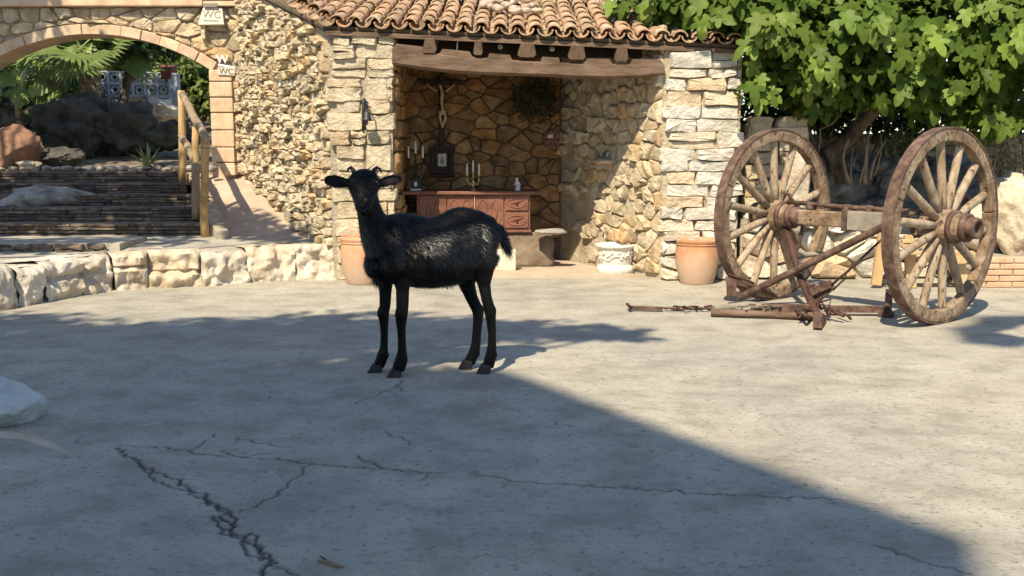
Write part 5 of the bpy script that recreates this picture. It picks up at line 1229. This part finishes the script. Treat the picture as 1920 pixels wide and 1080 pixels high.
# tail tuft and chest fringe
def tuft(name, a, b, n, spread, l0, l1, dirv, seed, w=.0012):
    rt_ = np.random.RandomState(seed); a = np.array(a) - np.array(ORG['goat']); b = np.array(b) - np.array(ORG['goat']); t = rt_.rand(n, 1)
    p = a + (b - a) * t + rt_.normal(size=(n, 3)) * spread; d = np.array(dirv) + rt_.normal(size=(n, 3)) * .16; l = rt_.uniform(l0, l1, (n, 1)); s_ = rt_.normal(size=(n, 3)); s_ /= np.linalg.norm(s_, axis=1, keepdims=True)
    m1 = p + d * l * .5; e = p + d * l + np.array([0, 0, -.012]) * (l / .08)
    v = np.stack([p - s_ * w, p + s_ * w, m1 + s_ * w * .8, m1 - s_ * w * .8, e], 1).reshape(-1, 3); i0 = np.arange(n)[:, None] * 5
    f = np.concatenate([i0 + [0, 1, 2], i0 + [0, 2, 3], i0 + [3, 2, 4]], 0)
    link(name, npmesh(v, f, False, M_COAT), goat)['kind'] = 'stuff'
tuft('tail_hair', P(936, 430, gy_(936)), P(949, 458, gy_(945)), 1500, (.009, .009, .008), .05, .085, (.34, 0, -.92), 4)
tuft('chest_hair', P(700, 520, gy_(700)), P(712, 532, gy_(712)), 260, (.008, .03, .006), .02, .045, (.1, -.1, -.9), 5)
tuft('belly_hair', P(770, 534, gy_(770)), P(850, 536, gy_(850)), 420, (.01, .03, .004), .008, .022, (.4, 0, -.8), 6)
# ================================================================ vegetation helpers
LEAF4 = ([(0, 0, 0), (.28, .35, .05), (.22, .75, .0), (0, 1, -.08), (-.22, .75, .0), (-.28, .35, .05)], [(0, 1, 5), (1, 2, 5), (2, 4, 5), (2, 3, 4)])
NARROW = ([(0, 0, 0), (.10, .4, .02), (0, 1, -.05), (-.10, .4, .02)], [(0, 1, 3), (1, 2, 3)])
def lobes_points(lobes, n, rs, shell=.55):
    vol = np.array([l[1] * l[2] * l[3] for l in lobes]) ** .67; pk = rs.choice(len(lobes), n, p=vol / vol.sum())
    c = np.array([tuple(l[0]) for l in lobes])[pk]; r = np.array([l[1:4] for l in lobes])[pk]
    d = rs.normal(size=(n, 3)); d /= np.linalg.norm(d, axis=1, keepdims=True)
    k = shell + (1 - shell) * rs.rand(n, 1) ** .6
    k *= 1 + .18 * np.sin(d[:, :1] * 5 + pk[:, None]) * np.cos(d[:, 2:3] * 4 + pk[:, None] * 2)
    return c + d * r * k, d
def cloud(name, parent, lobes, n, size, matl, seed, tmpl=LEAF4, shell=.45, up=.5, kind='stuff', droop=.4):
    rs = np.random.RandomState(seed); p, d = lobes_points(lobes, n, rs, shell)
    nr = d * .7 + np.array([0, 0, up]) + rs.normal(size=d.shape) * .45
    tip = d + np.array([0, 0, -droop]) + rs.normal(size=d.shape) * .5
    g = np.array(org(parent)) if parent is not None else np.zeros(3)
    me = inst(*tmpl, rots_from(nr, size * rs.uniform(.6, 1.25, n), rs, tip), p - g, matl)
    o = link(name, me, parent); o['kind'] = kind; return o
def branch(mb, a, b, r0, r1, rng, sag=.1, n=6, seg=8):
    a = Vector(a); b = Vector(b); L = (b - a).length; pts = []; rad = []; w = Vector((rng.gauss(0, 1), rng.gauss(0, 1), rng.gauss(0, .5))) * L * sag
    for i in range(n):
        t = i / (n - 1); pts.append(a.lerp(b, t) + w * math.sin(t * math.pi) + Vector((rng.gauss(0, .012), rng.gauss(0, .012), 0)) * L * .5); rad.append(r0 + (r1 - r0) * t)
    mb.tube(pts, rad, seg); return pts
def tree(name, lab, base, top, r0, lobes, n, size, matl, seed, group=None, bark=None, tmpl=LEAF4, shell=.35, cat='tree'):
    rng = random.Random(seed); t = thing(name, lab, cat, base, group); mb = MB(); pts = branch(mb, base, top, r0, r0 * .5, rng, .06, 8, 10)
    for l in lobes:
        k = rng.randint(4, 7); branch(mb, pts[k], Vector(l[0]) + Vector((rng.gauss(0, .1), rng.gauss(0, .1), 0)), r0 * .35, r0 * .06, rng, .1, 6, 6)
    mb.build('trunk', bark or M_BARK, t, True); cloud('crown', t, lobes, n, size, matl, seed, tmpl, shell); return t

# ================================================================ fig tree
fig = thing('fig_tree', 'broad fig tree with large lobed leaves spreading over the shelter roof and the cart', 'fig tree', P(1580, 335, 10.3))
rf_ = random.Random(88); mb = MB()
fb = P(1575, 338, 10.3); fb.z = .72
k1 = P(1555, 285, 10.25); k2 = P(1640, 205, 10.0); k3 = P(1720, 120, 9.8)
mb.tube([fb, P(1568, 310, 10.28), k1, P(1590, 262, 10.2), P(1615, 232, 10.1), k2, P(1680, 165, 9.9), k3, P(1800, 40, 9.7)], [.10, .085, .075, .075, .07, .065, .055, .045, .02], 10)
mb.tube([P(1530, 290, 10.4), P(1512, 265, 10.4), P(1490, 200, 10.3), P(1440, 120, 10.0), P(1380, 60, 9.8), P(1290, 25, 9.7)], [.085, .075, .06, .045, .03, .015], 10)
mb.tube([fb + Vector((-.15, .05, -.05)), P(1535, 300, 10.35), P(1530, 285, 10.4)], [.085, .085, .08], 10)
mb.tube([k2, P(1600, 130, 9.8), P(1560, 60, 9.7)], [.05, .035, .015], 8); mb.tube([k3, P(1800, 150, 9.5), P(1860, 180, 9.3)], [.035, .025, .012], 8)
mb.tube([k3, P(1650, 40, 9.9), P(1600, -40, 10)], [.04, .03, .015], 8); mb.tube([P(1490, 200, 10.3), P(1520, 100, 10), P(1510, 0, 10)], [.04, .03, .015], 8)
mb.build('trunk', M_BARK, fig, True)
MB().tube([P(1536, 243, 10.0), P(1560, 232, 9.9), P(1574, 217, 9.8)], [.012, .01, .007], 6).build('bare_branch', M_TWIG, fig, True)
MB().tube([P(1534, 285, 10.2), P(1538, 262, 10.1), P(1538, 240, 10.0)], [.010, .008, .006], 6).build('bare_branch', M_TWIG, fig, True)
FL = [((1215, 18, 10.1), .36, .35, .22), ((1290, 10, 9.9), .45, .5, .30), ((1370, 25, 9.7), .45, .5, .34), ((1450, 60, 9.6), .5, .6, .46), ((1560, 70, 9.6), .6, .65, .55), ((1680, 80, 9.6), .55, .65, .48), ((1800, 85, 9.5), .55, .65, .56), ((1920, 100, 9.4), .55, .65, .62),
      ((1500, -60, 10.0), .8, .8, .5), ((1720, -60, 10.0), .9, .8, .5), ((1920, -40, 9.8), .6, .7, .5), ((1455, 150, 9.95), .30, .30, .20), ((1550, 165, 9.5), .30, .30, .20), ((1650, 150, 9.45), .32, .35, .26), ((1730, 165, 9.4), .30, .30, .17), ((1840, 220, 9.3), .26, .26, .13), ((1405, 165, 9.3), .13, .2, .14)]
FL = [(P(*a), b, c_, d) for a, b, c_, d in FL]
half = [(0, 0), (.10, -.05), (.26, .03), (.36, .16), (.25, .29), (.42, .38), (.50, .56), (.37, .60), (.20, .52), (.22, .74), (.13, .93), (0, 1.02)]
def fig_leaf(fold, droop, curl):
    def z(x, y): return fold * abs(x) - droop * max(0, y) ** 2 + curl * math.sin(6 * x + 4 * y) * .05
    v = [(0, .12, z(0, .12)), (0, .42, z(0, .42) - .02), (0, .75, z(0, .75))]; f = []
    for s_ in (1, -1):
        b = len(v); v += [(s_ * x, y, z(x, y)) for x, y in half]; n = len(half)
        for i in range(n - 1):
            c = 0 if i < 3 else (1 if i < 8 else 2)
            f.append((c, b + i, b + i + 1) if s_ > 0 else (c, b + i + 1, b + i))
        for i, (a, c) in ((3, (0, 1)), (8, (1, 2))): f.append((a, b + i, c) if s_ > 0 else (c, b + i, a))
    return v, f
LV = [fig_leaf(.30, .25, .5), fig_leaf(.18, .40, -1), fig_leaf(.42, .12, 1), fig_leaf(.22, .55, .3)]
LM = [mesh(v, f, True, M_FIG) for v, f in LV]
for m_ in LM:                             # stalk
    pass
rsf = np.random.RandomState(19); p, d = lobes_points(FL, 3200, rsf, .92)
ok = [i for i in range(len(p)) if d[i][1] < .25 and d[i][2] > -.75 and p[i][2] > 1.35 and (p[i][1] < 9.85 or p[i][0] > 2.3 or p[i][2] > roof_z(p[i][0], p[i][1]) + .12)]
# keep the leaves that lie in front: nearest per small patch of direction
ok = [i for i in ok if not (RPX0 - .3 < p[i][0] < RPX1 and p[i][2] < 2.25 and p[i][1] > 9.1)]
cell = {}
for i in sorted(ok, key=lambda i: p[i][1]):
    q = (int(p[i][0] / p[i][1] * 21), int((p[i][2] - 1.25) / p[i][1] * 28)); cell.setdefault(q, []).append(i)
front = [i for q in cell.values() for i in q[:3]]
rsf.shuffle(front)
front = [i for i in front if abs(p[i][0] / p[i][1]) < .53 and p[i][2] < 1.25 + .165 * p[i][1]][:298]
for i in front:
    nr = Vector(d[i]) * .5 + Vector((-.25, -.85, .75)) + Vector(rsf.normal(size=3) * .28); tip = Vector((d[i][0] * .6, -.25, -.75)) + Vector(rsf.normal(size=3) * .40)
    nr.normalize(); y = (tip - nr * tip.dot(nr)).normalized(); x = y.cross(nr); s_ = rsf.uniform(.135, .225)
    m_ = Matrix((x, y, nr)).transposed().to_4x4() @ Matrix.Scale(s_, 4); m_.translation = Vector(p[i])
    link('leaf', LM[rsf.randint(4)], fig, m_)
def no_shed(p): return not (p[1] > 9.3 and p[0] < RPX1 + .05 and p[2] < roof_z(p[0], p[1]) + .10) and not (LPX0 < p[0] < RPX1 and p[2] < 2.35)
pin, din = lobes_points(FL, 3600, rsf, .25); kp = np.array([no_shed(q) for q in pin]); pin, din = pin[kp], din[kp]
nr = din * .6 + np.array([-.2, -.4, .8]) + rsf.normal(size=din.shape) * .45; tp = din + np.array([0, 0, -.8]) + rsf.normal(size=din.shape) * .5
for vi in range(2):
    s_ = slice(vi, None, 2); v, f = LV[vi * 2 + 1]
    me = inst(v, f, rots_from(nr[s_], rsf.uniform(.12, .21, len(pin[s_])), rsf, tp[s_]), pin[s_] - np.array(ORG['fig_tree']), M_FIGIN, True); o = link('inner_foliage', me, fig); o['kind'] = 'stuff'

# stems and shrubs round the trunk; the dark ones added as shade under the crown
for k, (px_, py_, Y_, sz, n, m_, lb_) in enumerate(((1445, 200, 10.9, .34, 900, M_SHRUBD, 'added dark shrub for crown shade above the broken wall stub'), (1530, 200, 11.0, .34, 900, M_SHRUBD, 'added dark shrub for crown shade behind the fig trunk'), (1620, 190, 11.1, .40, 1000, M_SHRUBD, 'added dark shrub for crown shade under the leaning fig limb'), (1720, 200, 11.0, .36, 900, M_SHRUBD, 'added dark shrub for crown shade above the boulders seen through the wheels'), (1700, 262, 10.7, .24, 600, M_SHRUB, 'low green shrub against the far garden wall'), (1895, 285, 10.2, .26, 1000, M_DRY, 'dry yellowish shrub above the bleached boulder'), (1840, 180, 11.2, .42, 1000, M_SHRUBD, 'added dark shrub for crown shade behind the drooping fig branch'), (1930, 190, 11.2, .42, 900, M_SHRUBD, 'added dark shrub for crown shade above the dry yellowish one'))):
    c = P(px_, py_, Y_); b_ = Vector((c.x, c.y, .8)); t = thing('shrub', lb_, 'shrub', b_); mb = MB()
    rg2 = random.Random(k)
    for q in range(5): branch(mb, b_, c + Vector((rg2.gauss(0, sz * .5), rg2.gauss(0, sz * .4), rg2.gauss(0, sz * .3))), .02, .005, rg2, .1, 5, 5)
    mb.build('stem', M_TWIG, t, True); cloud('foliage', t, [(c, sz, sz * .8, sz * .8), (c + Vector((sz * .5, 0, -sz * .3)), sz * .7, sz * .6, sz * .6), (c + Vector((-sz * .5, 0, -sz * .25)), sz * .7, sz * .6, sz * .6)], n, .075 if m_ is not M_DRY else .05, m_, 700 + k, NARROW if k in (4, 5) else LEAF4, .3)
cl = thing('bare_shrub', 'clump of bare pale stems growing beside the fig trunk', 'shrub', Vector((P(1610, 330, 10.1).x, 10.1, .8)))
for k, (a, b, r) in enumerate((((1594, 332), (1590, 262), .020), ((1596, 330), (1602, 275), .010), ((1622, 333), (1628, 245), .026), ((1612, 330), (1620, 258), .011), ((1632, 325), (1662, 262), .016), ((1586, 318), (1574, 292), .008), ((1640, 318), (1652, 250), .009), ((1600, 300), (1612, 280), .006))):
    rg2 = random.Random(k + 40); mb = MB(); branch(mb, P(*a, 10.1) + Vector((0, 0, -.06)), P(*b, 10.05 + .1 * (k % 3)), r, r * .4, rg2, .06, 6, 6); mb.build('stem', M_TWIG, cl, True)
for k in range(0): pass

# ================================================================ garden behind the arch
gv = []; gf = []
def gz(x, y): return .93 + max(0, y - 12.5) * .085 + .10 * noise.noise(Vector((x * .7, y * .7, 9)))
for i in range(61):
    for j in range(41):
        x = -20 + i * .32; y = 12.45 + (j / 40) ** 1.6 * 40; gv.append(Vector((x, y, gz(x, y) if y > 12.6 else .86)))
for i in range(60):
    for j in range(40): a = i * 41 + j; gf.append((a, a + 41, a + 42, a + 1))
tag(obj('garden_ground', gv, gf, M_SOIL, None, True), 'sloping soil of the garden behind the arch', kind='structure')
gr = [((20, 275, 12.35), (.34, .25, .26), 1, M_REDROCK, 'squarish reddish rock standing at the top of the stairs'), ((115, 297, 12.6), (.30, .22, .14), 2, M_SHADEROCK, 'rounded dark grey boulder just behind the top step'), ((55, 308, 12.2), (.16, .12, .055), 3, M_WROCK, 'small pale flat rock on the top step beside the reddish rock'), ((150, 235, 13.9), (.55, .4, .42), 4, M_SHADEROCK, 'big boulder darkened for deep shade below the palms'), ((240, 245, 14.0), (.55, .4, .38), 5, M_SHADEROCK, 'broad dark boulder below the dark leaning tree'), ((325, 255, 13.8), (.36, .3, .22), 6, M_SHADEROCK, 'sun-flecked boulder behind the log railing'), ((275, 215, 15.5), (.5, .4, .25), 7, M_WROCK, 'pale sunlit boulder below the lattice wall'), ((10, 215, 15), (.55, .4, .35), 8, M_SHADEROCK, 'shaded boulder behind the reddish rock')]
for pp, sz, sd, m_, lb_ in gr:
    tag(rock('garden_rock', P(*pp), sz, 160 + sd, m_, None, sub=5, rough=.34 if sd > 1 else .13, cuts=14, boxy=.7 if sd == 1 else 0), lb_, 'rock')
rg3 = random.Random(6)
ed = thing('stone_edging', 'row of small loose stones along the top step', 'stone edging', (-4.6, 12.2, .94))
for k in range(22):
    x = -6.2 + k * .13; vv, ff = rock_geo((x, 12.16 + rg3.uniform(-.05, .05), .955), (rg3.uniform(.05, .09), .06, rg3.uniform(.02, .045)), 800 + k, sub=2, rough=.2, cuts=6); obj('stone', vv, ff, M_ROCK, ed, True)
def fan_leaf(nseg=17, spread=2.5):
    v = []; f = []
    for k in range(nseg):
        a = (k / (nseg - 1) - .5) * 2 * spread * .5; L = 1 - .25 * abs(k / (nseg - 1) - .5) * 2; w = .046
        d = Vector((math.sin(a), math.cos(a), 0)); n = Vector((math.cos(a), -math.sin(a), 0)); b = len(v)
        v += [d * .12 - n * .012, d * .12 + n * .012, d * .6 * L + n * w + Vector((0, 0, .03)), d * .6 * L - n * w + Vector((0, 0, .03)), d * L + Vector((0, 0, -.10))]
        f += [(b, b + 1, b + 2, b + 3), (b + 3, b + 2, b + 4)]
    b = len(v); v += [Vector((-.012, -.55, .05)), Vector((.012, -.55, .05)), Vector((.012, .15, 0)), Vector((-.012, .15, 0))]; f.append((b, b + 1, b + 2, b + 3))
    return mesh(v, f, False, M_PALM)
FAN = fan_leaf()
def palm(px_, pyb, pyt, Y, r, n, size, lab, seed, scales, bend=0):
    top = P(px_, pyt, Y); b = P(px_, pyb, Y); b.z = gz(b.x, Y) - .05; rg = random.Random(seed); t = thing('fan_palm', lab, 'palm', b); pts = [b.lerp(top, k / 7) + Vector((bend * math.sin(k / 7 * math.pi), 0, 0)) for k in range(8)]
    MB().tube(pts, [r * (1 + .08 * (k % 2)) for k in range(8)], 12).build('trunk', M_PBARK, t, True)
    if scales:
        for k in range(90):
            h = k / 90; a = k * 2.4; c = b.lerp(top, .25 + .75 * h) + Vector((bend * math.sin((.25 + .75 * h) * math.pi), 0, 0)); d = Vector((math.cos(a), math.sin(a), 0)); s_ = Vector((-d.y, d.x, 0))
            p0 = c + d * r * .9; obj('leaf_base', [p0 - s_ * .04, p0 + s_ * .04, p0 + d * .05 + Vector((0, 0, .05)) + s_ * .02, p0 + d * .05 + Vector((0, 0, .05)) - s_ * .02, p0 + d * .0 + Vector((0, 0, .07))], [(0, 1, 2, 3), (3, 2, 4)], M_PBARK, t)
    for k in range(n):
        a = k * 2.4 + rg.uniform(-.3, .3); el = rg.uniform(.0, 1.2); d = Vector((math.cos(a) * math.cos(el), math.sin(a) * math.cos(el), math.sin(el))); nn = (Vector((0, 0, 1)) - d * d.z + Vector((rg.gauss(0, .25), rg.gauss(0, .25), 0)) + Vector((0, -.9, 0))).normalized()
        y = (d - nn * d.dot(nn)).normalized(); x = y.cross(nn); m_ = Matrix((x, y, nn)).transposed().to_4x4() @ Matrix.Scale(size * rg.uniform(.8, 1.15), 4); m_.translation = top + d * size * .6
        link('frond', FAN, t, m_)
palm(103, 200, 122, 15.0, .075, 18, .62, 'slender curved fan palm with a smooth pale trunk', 1, False, -.06)
palm(168, 205, 122, 14.8, .135, 20, .68, 'stout fan palm with a shaggy scaly trunk', 2, True)
palm(35, 240, 185, 14.8, .05, 9, .34, 'low young palm behind the reddish rock', 3, False)
palm(82, 250, 208, 14.6, .05, 10, .32, 'bushy young palm in front of the slender curved palm', 4, False)
ag = thing('agave', 'pale spiky agave at the top of the stairs by the railing', 'agave', P(278, 312, 12.75))
for k in range(34):
    a = k * 2.4; el = rg3.uniform(.15, 1.35); d = Vector((math.cos(a) * math.cos(el), math.sin(a) * math.cos(el), math.sin(el))); L = rg3.uniform(.22, .36); b = P(278, 314, 12.75); s_ = d.cross(Vector((0, 0, 1))).normalized() * .016
    e = b + d * L + Vector((0, 0, -.05 * math.cos(el))); m1 = b + d * L * .5 + Vector((0, 0, .01)); obj('blade', [b - s_ * .7, b + s_ * .7, m1 + s_, m1 - s_, e], [(0, 1, 2, 3), (3, 2, 4)], M_AGAVE, ag)
# lattice wall
lat = thing('lattice_wall', 'white openwork breeze block wall behind the palms', 'wall', P(250, 225, 17.5)); BS = .2
lb3 = MB()
for s_ in (-1, 1): lb3.box((s_ * .088, 0, 0), (.022, .09, .198)); lb3.box((0, 0, s_ * .088), (.154, .09, .022))
v = []; f = []
for k in range(16):
    a = 2 * math.pi * k / 16
    for r, y in ((.042, -.04), (.06, -.04), (.06, .04), (.042, .04)): v.append(Vector((r * math.cos(a), y, r * math.sin(a))))
for k in range(16):
    for q in range(4): f.append((k * 4 + q, k * 4 + (q + 1) % 4, ((k + 1) % 16) * 4 + (q + 1) % 4, ((k + 1) % 16) * 4 + q))
lb3.add(v, f)
for a in range(4): d = Vector((math.cos(a * math.pi / 2 + .785), 0, math.sin(a * math.pi / 2 + .785))); lb3.bar(d * .058, d * .11, .07, .02, up=(0, 1, 0))
LBM = mesh(lb3.v, lb3.f, False, M_BREEZE); l0 = P(186, 225, 17.5)
for i in range(6):
    for j in range(4): link('lattice_block', LBM, lat, Matrix.Translation((l0.x + .1 + i * .2005, 17.5, l0.z + .1 + j * .2005 - .02 * i * .2)))
MB().box((l0.x + 6 * .2005 + .075, 17.5, l0.z + .36), (.15, .16, .80)).build('pillar', M_BREEZE, lat, bevel=.01)
MB().box((l0.x + .68, 17.5, l0.z - .35), (1.42, .14, .68)).build('footing', M_BREEZE, lat)
pp = P(312, 150, 17.4); hp = thing('purple_pot', 'reddish flower pot with a leafy plant on top of the lattice wall', 'pot', pp)
v, f = lathe([(0, 0), (.10, 0), (.135, .17), (.15, .175), (.15, .22), (.13, .22), (.12, .16), (0, .16)], 20, pp + Vector((0, .1, .02))); obj('body', v, f, M_POTR, hp, True)
cloud('plant', hp, [(pp + Vector((0, .1, .32)), .17, .17, .13)], 260, .09, M_SHRUB, 31, NARROW, .2)
# leaning dark tree
b_ = P(206, 195, 15.0); b_.z = gz(b_.x, 15)
tree('leaning_tree', 'dark slanting tree trunk between the stout palm and the lattice wall', b_, P(248, 70, 15.2), .085, [(P(245, 70, 15.2), .35, .4, .25), (P(285, 78, 15.2), .4, .4, .25), (P(330, 80, 15.4), .35, .4, .22), (P(200, 20, 15.5), .7, .6, .35), (P(360, 30, 15.5), .7, .6, .35)], 1900, .11, M_SHRUBD, 51)
bgd = [(-20, 120, 19, 1.0, M_SHRUB, 'yellow green bush at the far end of the garden, left of the palms'), (50, 120, 21, 1.2, M_SHRUBD, 'dark leafy bush behind the slender palm'), (130, 150, 20, .9, M_SHRUBD, 'dark bush between the two palms'), (225, 115, 20.5, .9, M_SHRUB, 'bright bush above the lattice wall'), (345, 110, 19.5, .8, M_SHRUB, 'bright yellow green bush right of the flower pot'), (360, 180, 18.5, .6, M_SHRUB, 'bright bush beside the lattice wall pillar'), (300, 130, 21.5, 1.0, M_SHRUBD, 'dark bush behind the flower pot'), (30, 190, 17.5, .6, M_SHRUBD, 'dark bush behind the low young palm'), (90, 190, 17, .45, M_SHRUB, 'small bright bush behind the bushy young palm')]
for k, (a, b, Y_, r, m_, lb_) in enumerate(bgd):
    c = P(a, b, Y_); g_ = Vector((c.x, Y_, gz(c.x, Y_) - .05)); rg2 = random.Random(k + 9); t = thing('garden_bush', lb_, 'bush', g_); mb = MB()
    for q in range(4): branch(mb, g_, c + Vector((rg2.gauss(0, r * .5), rg2.gauss(0, r * .3), rg2.gauss(0, r * .3))), .035, .008, rg2, .08, 5, 5)
    mb.build('stem', M_BARK, t, True)
    lo = [(c + Vector((rg2.gauss(0, r * .5), rg2.gauss(0, r * .3), rg2.gauss(0, r * .35))), r * rg2.uniform(.4, .65), r * .5, r * rg2.uniform(.35, .55)) for _ in range(6)]
    cloud('foliage', t, lo, int(1100 + 900 * r), .13, m_, 810 + k, LEAF4, .3)
for k, (x, y, h, r, m_, lb_) in enumerate(((-14, 27, 5.2, 2.2, M_SHRUBD, 'tall dark tree at the back of the garden, left of the other'), (-9.8, 28, 5.6, 2.4, M_SHRUBD, 'tall dark tree closing the garden behind the palms'), (-6.2, 26, 5.0, 2.1, M_SHRUBD, 'tall dark tree behind the lattice wall'))):
    b_ = Vector((x, y, gz(x, y))); rg2 = random.Random(k + 70)
    lo = [(Vector((x + rg2.gauss(0, r * .45), y + rg2.gauss(0, .5), h * .65 + rg2.gauss(0, 1.0))), r * .5, r * .45, r * .45) for _ in range(9)]
    tree('background_tree', lb_, b_, (x, y, h * .8), .16, lo, 6500, .2, m_, 90 + k)

# ================================================================ what throws the yard's shade: a house and trees beside and behind us
KX, KY = -SUN.x / SUN.z, -SUN.y / SUN.z           # shadow shift per metre of height
def caster(g, h): return Vector((g.x - KX * (h - g.z), g.y - KY * (h - g.z), h))
HH = 12.0
c0 = caster(G(948, 694), HH); c1_ = caster(G(1800, 1002), HH); dd = (c1_ - c0).normalized(); c2_ = caster(G(1822, 1012), HH); c5_ = c2_ + (caster(G(1850, 1085), HH) - c2_).normalized() * 6; c3_ = c0 + Vector((-10, .9, 0)); c4_ = c5_ + Vector((-9, -2, 0))
hs = thing('village_house', 'tall plastered house whose shade falls across the open yard', 'house', (c0.x, c0.y, 0))
poly = [(c0.x - .25, c0.y - .25), (c3_.x, c3_.y - .3), (c4_.x, c4_.y), (c5_.x - .3, c5_.y), (c2_.x - .3, c2_.y - .1)]
v, f = prism(poly, 0, HH - .3); obj('wall', v, [q[::-1] for q in f], M_HWALL, hs)
v, f = prism([(c0.x, c0.y), (c3_.x, c3_.y), (c4_.x, c4_.y), (c5_.x, c5_.y), (c2_.x, c2_.y)], HH - .3, HH); obj('roof', v, [q[::-1] for q in f], M_TILE, hs)
nrm = Vector((-dd.y, dd.x, 0)); nrm = nrm if nrm.x > 0 else -nrm
for k in range(3):
    for z in (1.6, 4.6, 7.0):
        c = Vector((c0.x - .25, c0.y - .25, 0)) + dd * (.8 + k * 1.15) + Vector((0, 0, z)); rot = Matrix((dd, nrm, Vector((0, 0, 1)))).transposed()
        w_ = MB().box(c + nrm * .02, (.8, .10, 1.3), rot).build('window', M_WHITE, hs); MB().box(c + nrm * .075, (.66, .02, 1.16), rot).build('pane', M_GLASS, w_)
ys = [(-60, 576, .95), (30, 580, .70), (120, 590, .75), (240, 601, .8), (350, 596, .7), (450, 591, .7), (550, 588, .62), (640, 584, .6), (720, 584, .55), (800, 588, .5), (870, 592, .46), (940, 594, .40), (1000, 600, .33), (1060, 606, .26), (1110, 611, .22), (1160, 617, .17), (1205, 625, .10)]
TH_ = 7.6; lo = []
for px_, py_, r in ys:
    g = G(px_, py_); g.y -= r / .80; lo.append((caster(g, TH_), r, r, r * .8))
for px_ in (0, 180, 340, 500, 660): g = G(px_, 660); lo.append((caster(g, TH_), .8, .8, .5))
tb = Vector((lo[2][0].x - 1.0, lo[2][0].y - 1.2, 0))
tree('shade_tree', 'large leafy tree beside the house whose crown shades the middle of the yard', tb, (tb.x + .8, tb.y + .8, TH_ - 1), .22, lo, 9500, .17, M_SHRUBD, 60, shell=.2)
lo = []
for px_, py_, Y_, r in ((40, 400, 11, .65), (150, 400, 11, .65), (250, 395, 11, .6), (330, 410, 10.6, .45), (90, 340, 11.8, .6), (230, 335, 11.8, .6), (300, 350, 11.5, .5), (-40, 380, 11.2, .8), (395, 395, 10.8, .42), (440, 400, 10.6, .40), (490, 420, 10.3, .36), (540, 440, 10.0, .28), (-20, 462, 9.4, .45), (100, 462, 9.5, .35), (210, 458, 9.7, .3), (320, 450, 9.9, .3), (-10, 95, 12.4, .34), (-60, 60, 12.4, .6), (20, 110, 12.4, .2), (60, 250, 13.5, .6), (200, 250, 13.8, .6), (300, 285, 13.0, .3)):
    t_ = P(px_, py_, Y_); lo.append((caster(t_, 5.6 + (t_.z - .4) * .6), r, r, r * .7))
tree('terrace_tree', 'leafy tree beside the terrace whose crown shades the stone stairs', Vector((-8.2, 5.2, .0)), (-7.4, 6.2, 4.6), .2, lo, 9000, .15, M_SHRUBD, 61, shell=.15)
# leaning palm over the open side of the yard
g = G(1985, 630); pc_ = caster(g, 6.0); pb_ = Vector((pc_.x + 2.6, pc_.y - 3.4, 0)); lp = thing('leaning_palm', 'leaning fan palm whose fronds shade the yard in front of the cart', 'palm', pb_)
MB().tube([pb_, pb_.lerp(pc_, .3) + Vector((.2, -.2, .2)), pb_.lerp(pc_, .7) + Vector((.1, -.1, .15)), pc_], [.14, .12, .11, .10], 10).build('trunk', M_PBARK, lp, True)
rg4 = random.Random(14)
for k in range(20):
    a = k * 2.4; el = rg4.uniform(-.4, .9); d = Vector((math.cos(a) * math.cos(el), math.sin(a) * math.cos(el), math.sin(el))); nn = (Vector((0, 0, 1)) - d * d.z + Vector((rg4.gauss(0, .2), rg4.gauss(0, .2), 0))).normalized(); y = (d - nn * d.dot(nn)).normalized(); x = y.cross(nn)
    m_ = Matrix((x, y, nn)).transposed().to_4x4() @ Matrix.Scale(.46, 4); m_.translation = pc_ + d * .32; link('frond', FAN, lp, m_)

lo = [(caster(P(a, b, Y_), 4.7), r, r, r * .7) for a, b, Y_, r in ((190, 200, 17.4, .5), (240, 200, 17.4, .6), (290, 200, 17.4, .5), (330, 190, 17.4, .3), (120, 240, 14.2, .5), (230, 250, 14, .6), (300, 250, 14, .3), (20, 220, 15, .7), (60, 180, 17, .6), (-60, 150, 18, 1.0), (150, 140, 19, .7), (250, 150, 20, .5))]
tree('added_canopy_tree', 'added unseen tree behind the arch wall whose crown shades the garden rocks', Vector((-9.5, 13.6, .95)), (-8.6, 13.6, 4.2), .2, lo, 7000, .16, M_SHRUBD, 62, shell=.15)  # out-of-view tree added to shade the garden rocks and lattice wall

for k, (x, y, h, r, lb_) in enumerate(((9.6, 15.5, 4.6, 1.9, 'round dark tree beyond the far garden wall, nearer the fig tree'), (13.2, 17.0, 5.2, 2.2, 'tall dark tree beyond the far garden wall, away from the fig tree'))):
    rg2 = random.Random(k + 170); lo = [(Vector((x + rg2.gauss(0, r * .4), y + rg2.gauss(0, .5), h * .6 + rg2.gauss(0, .8))), r * .5, r * .45, r * .45) for _ in range(8)]
    tree('background_tree', lb_, Vector((x, y, 0)), (x, y, h * .8), .16, lo, 5000, .2, M_SHRUBD, 190 + k)
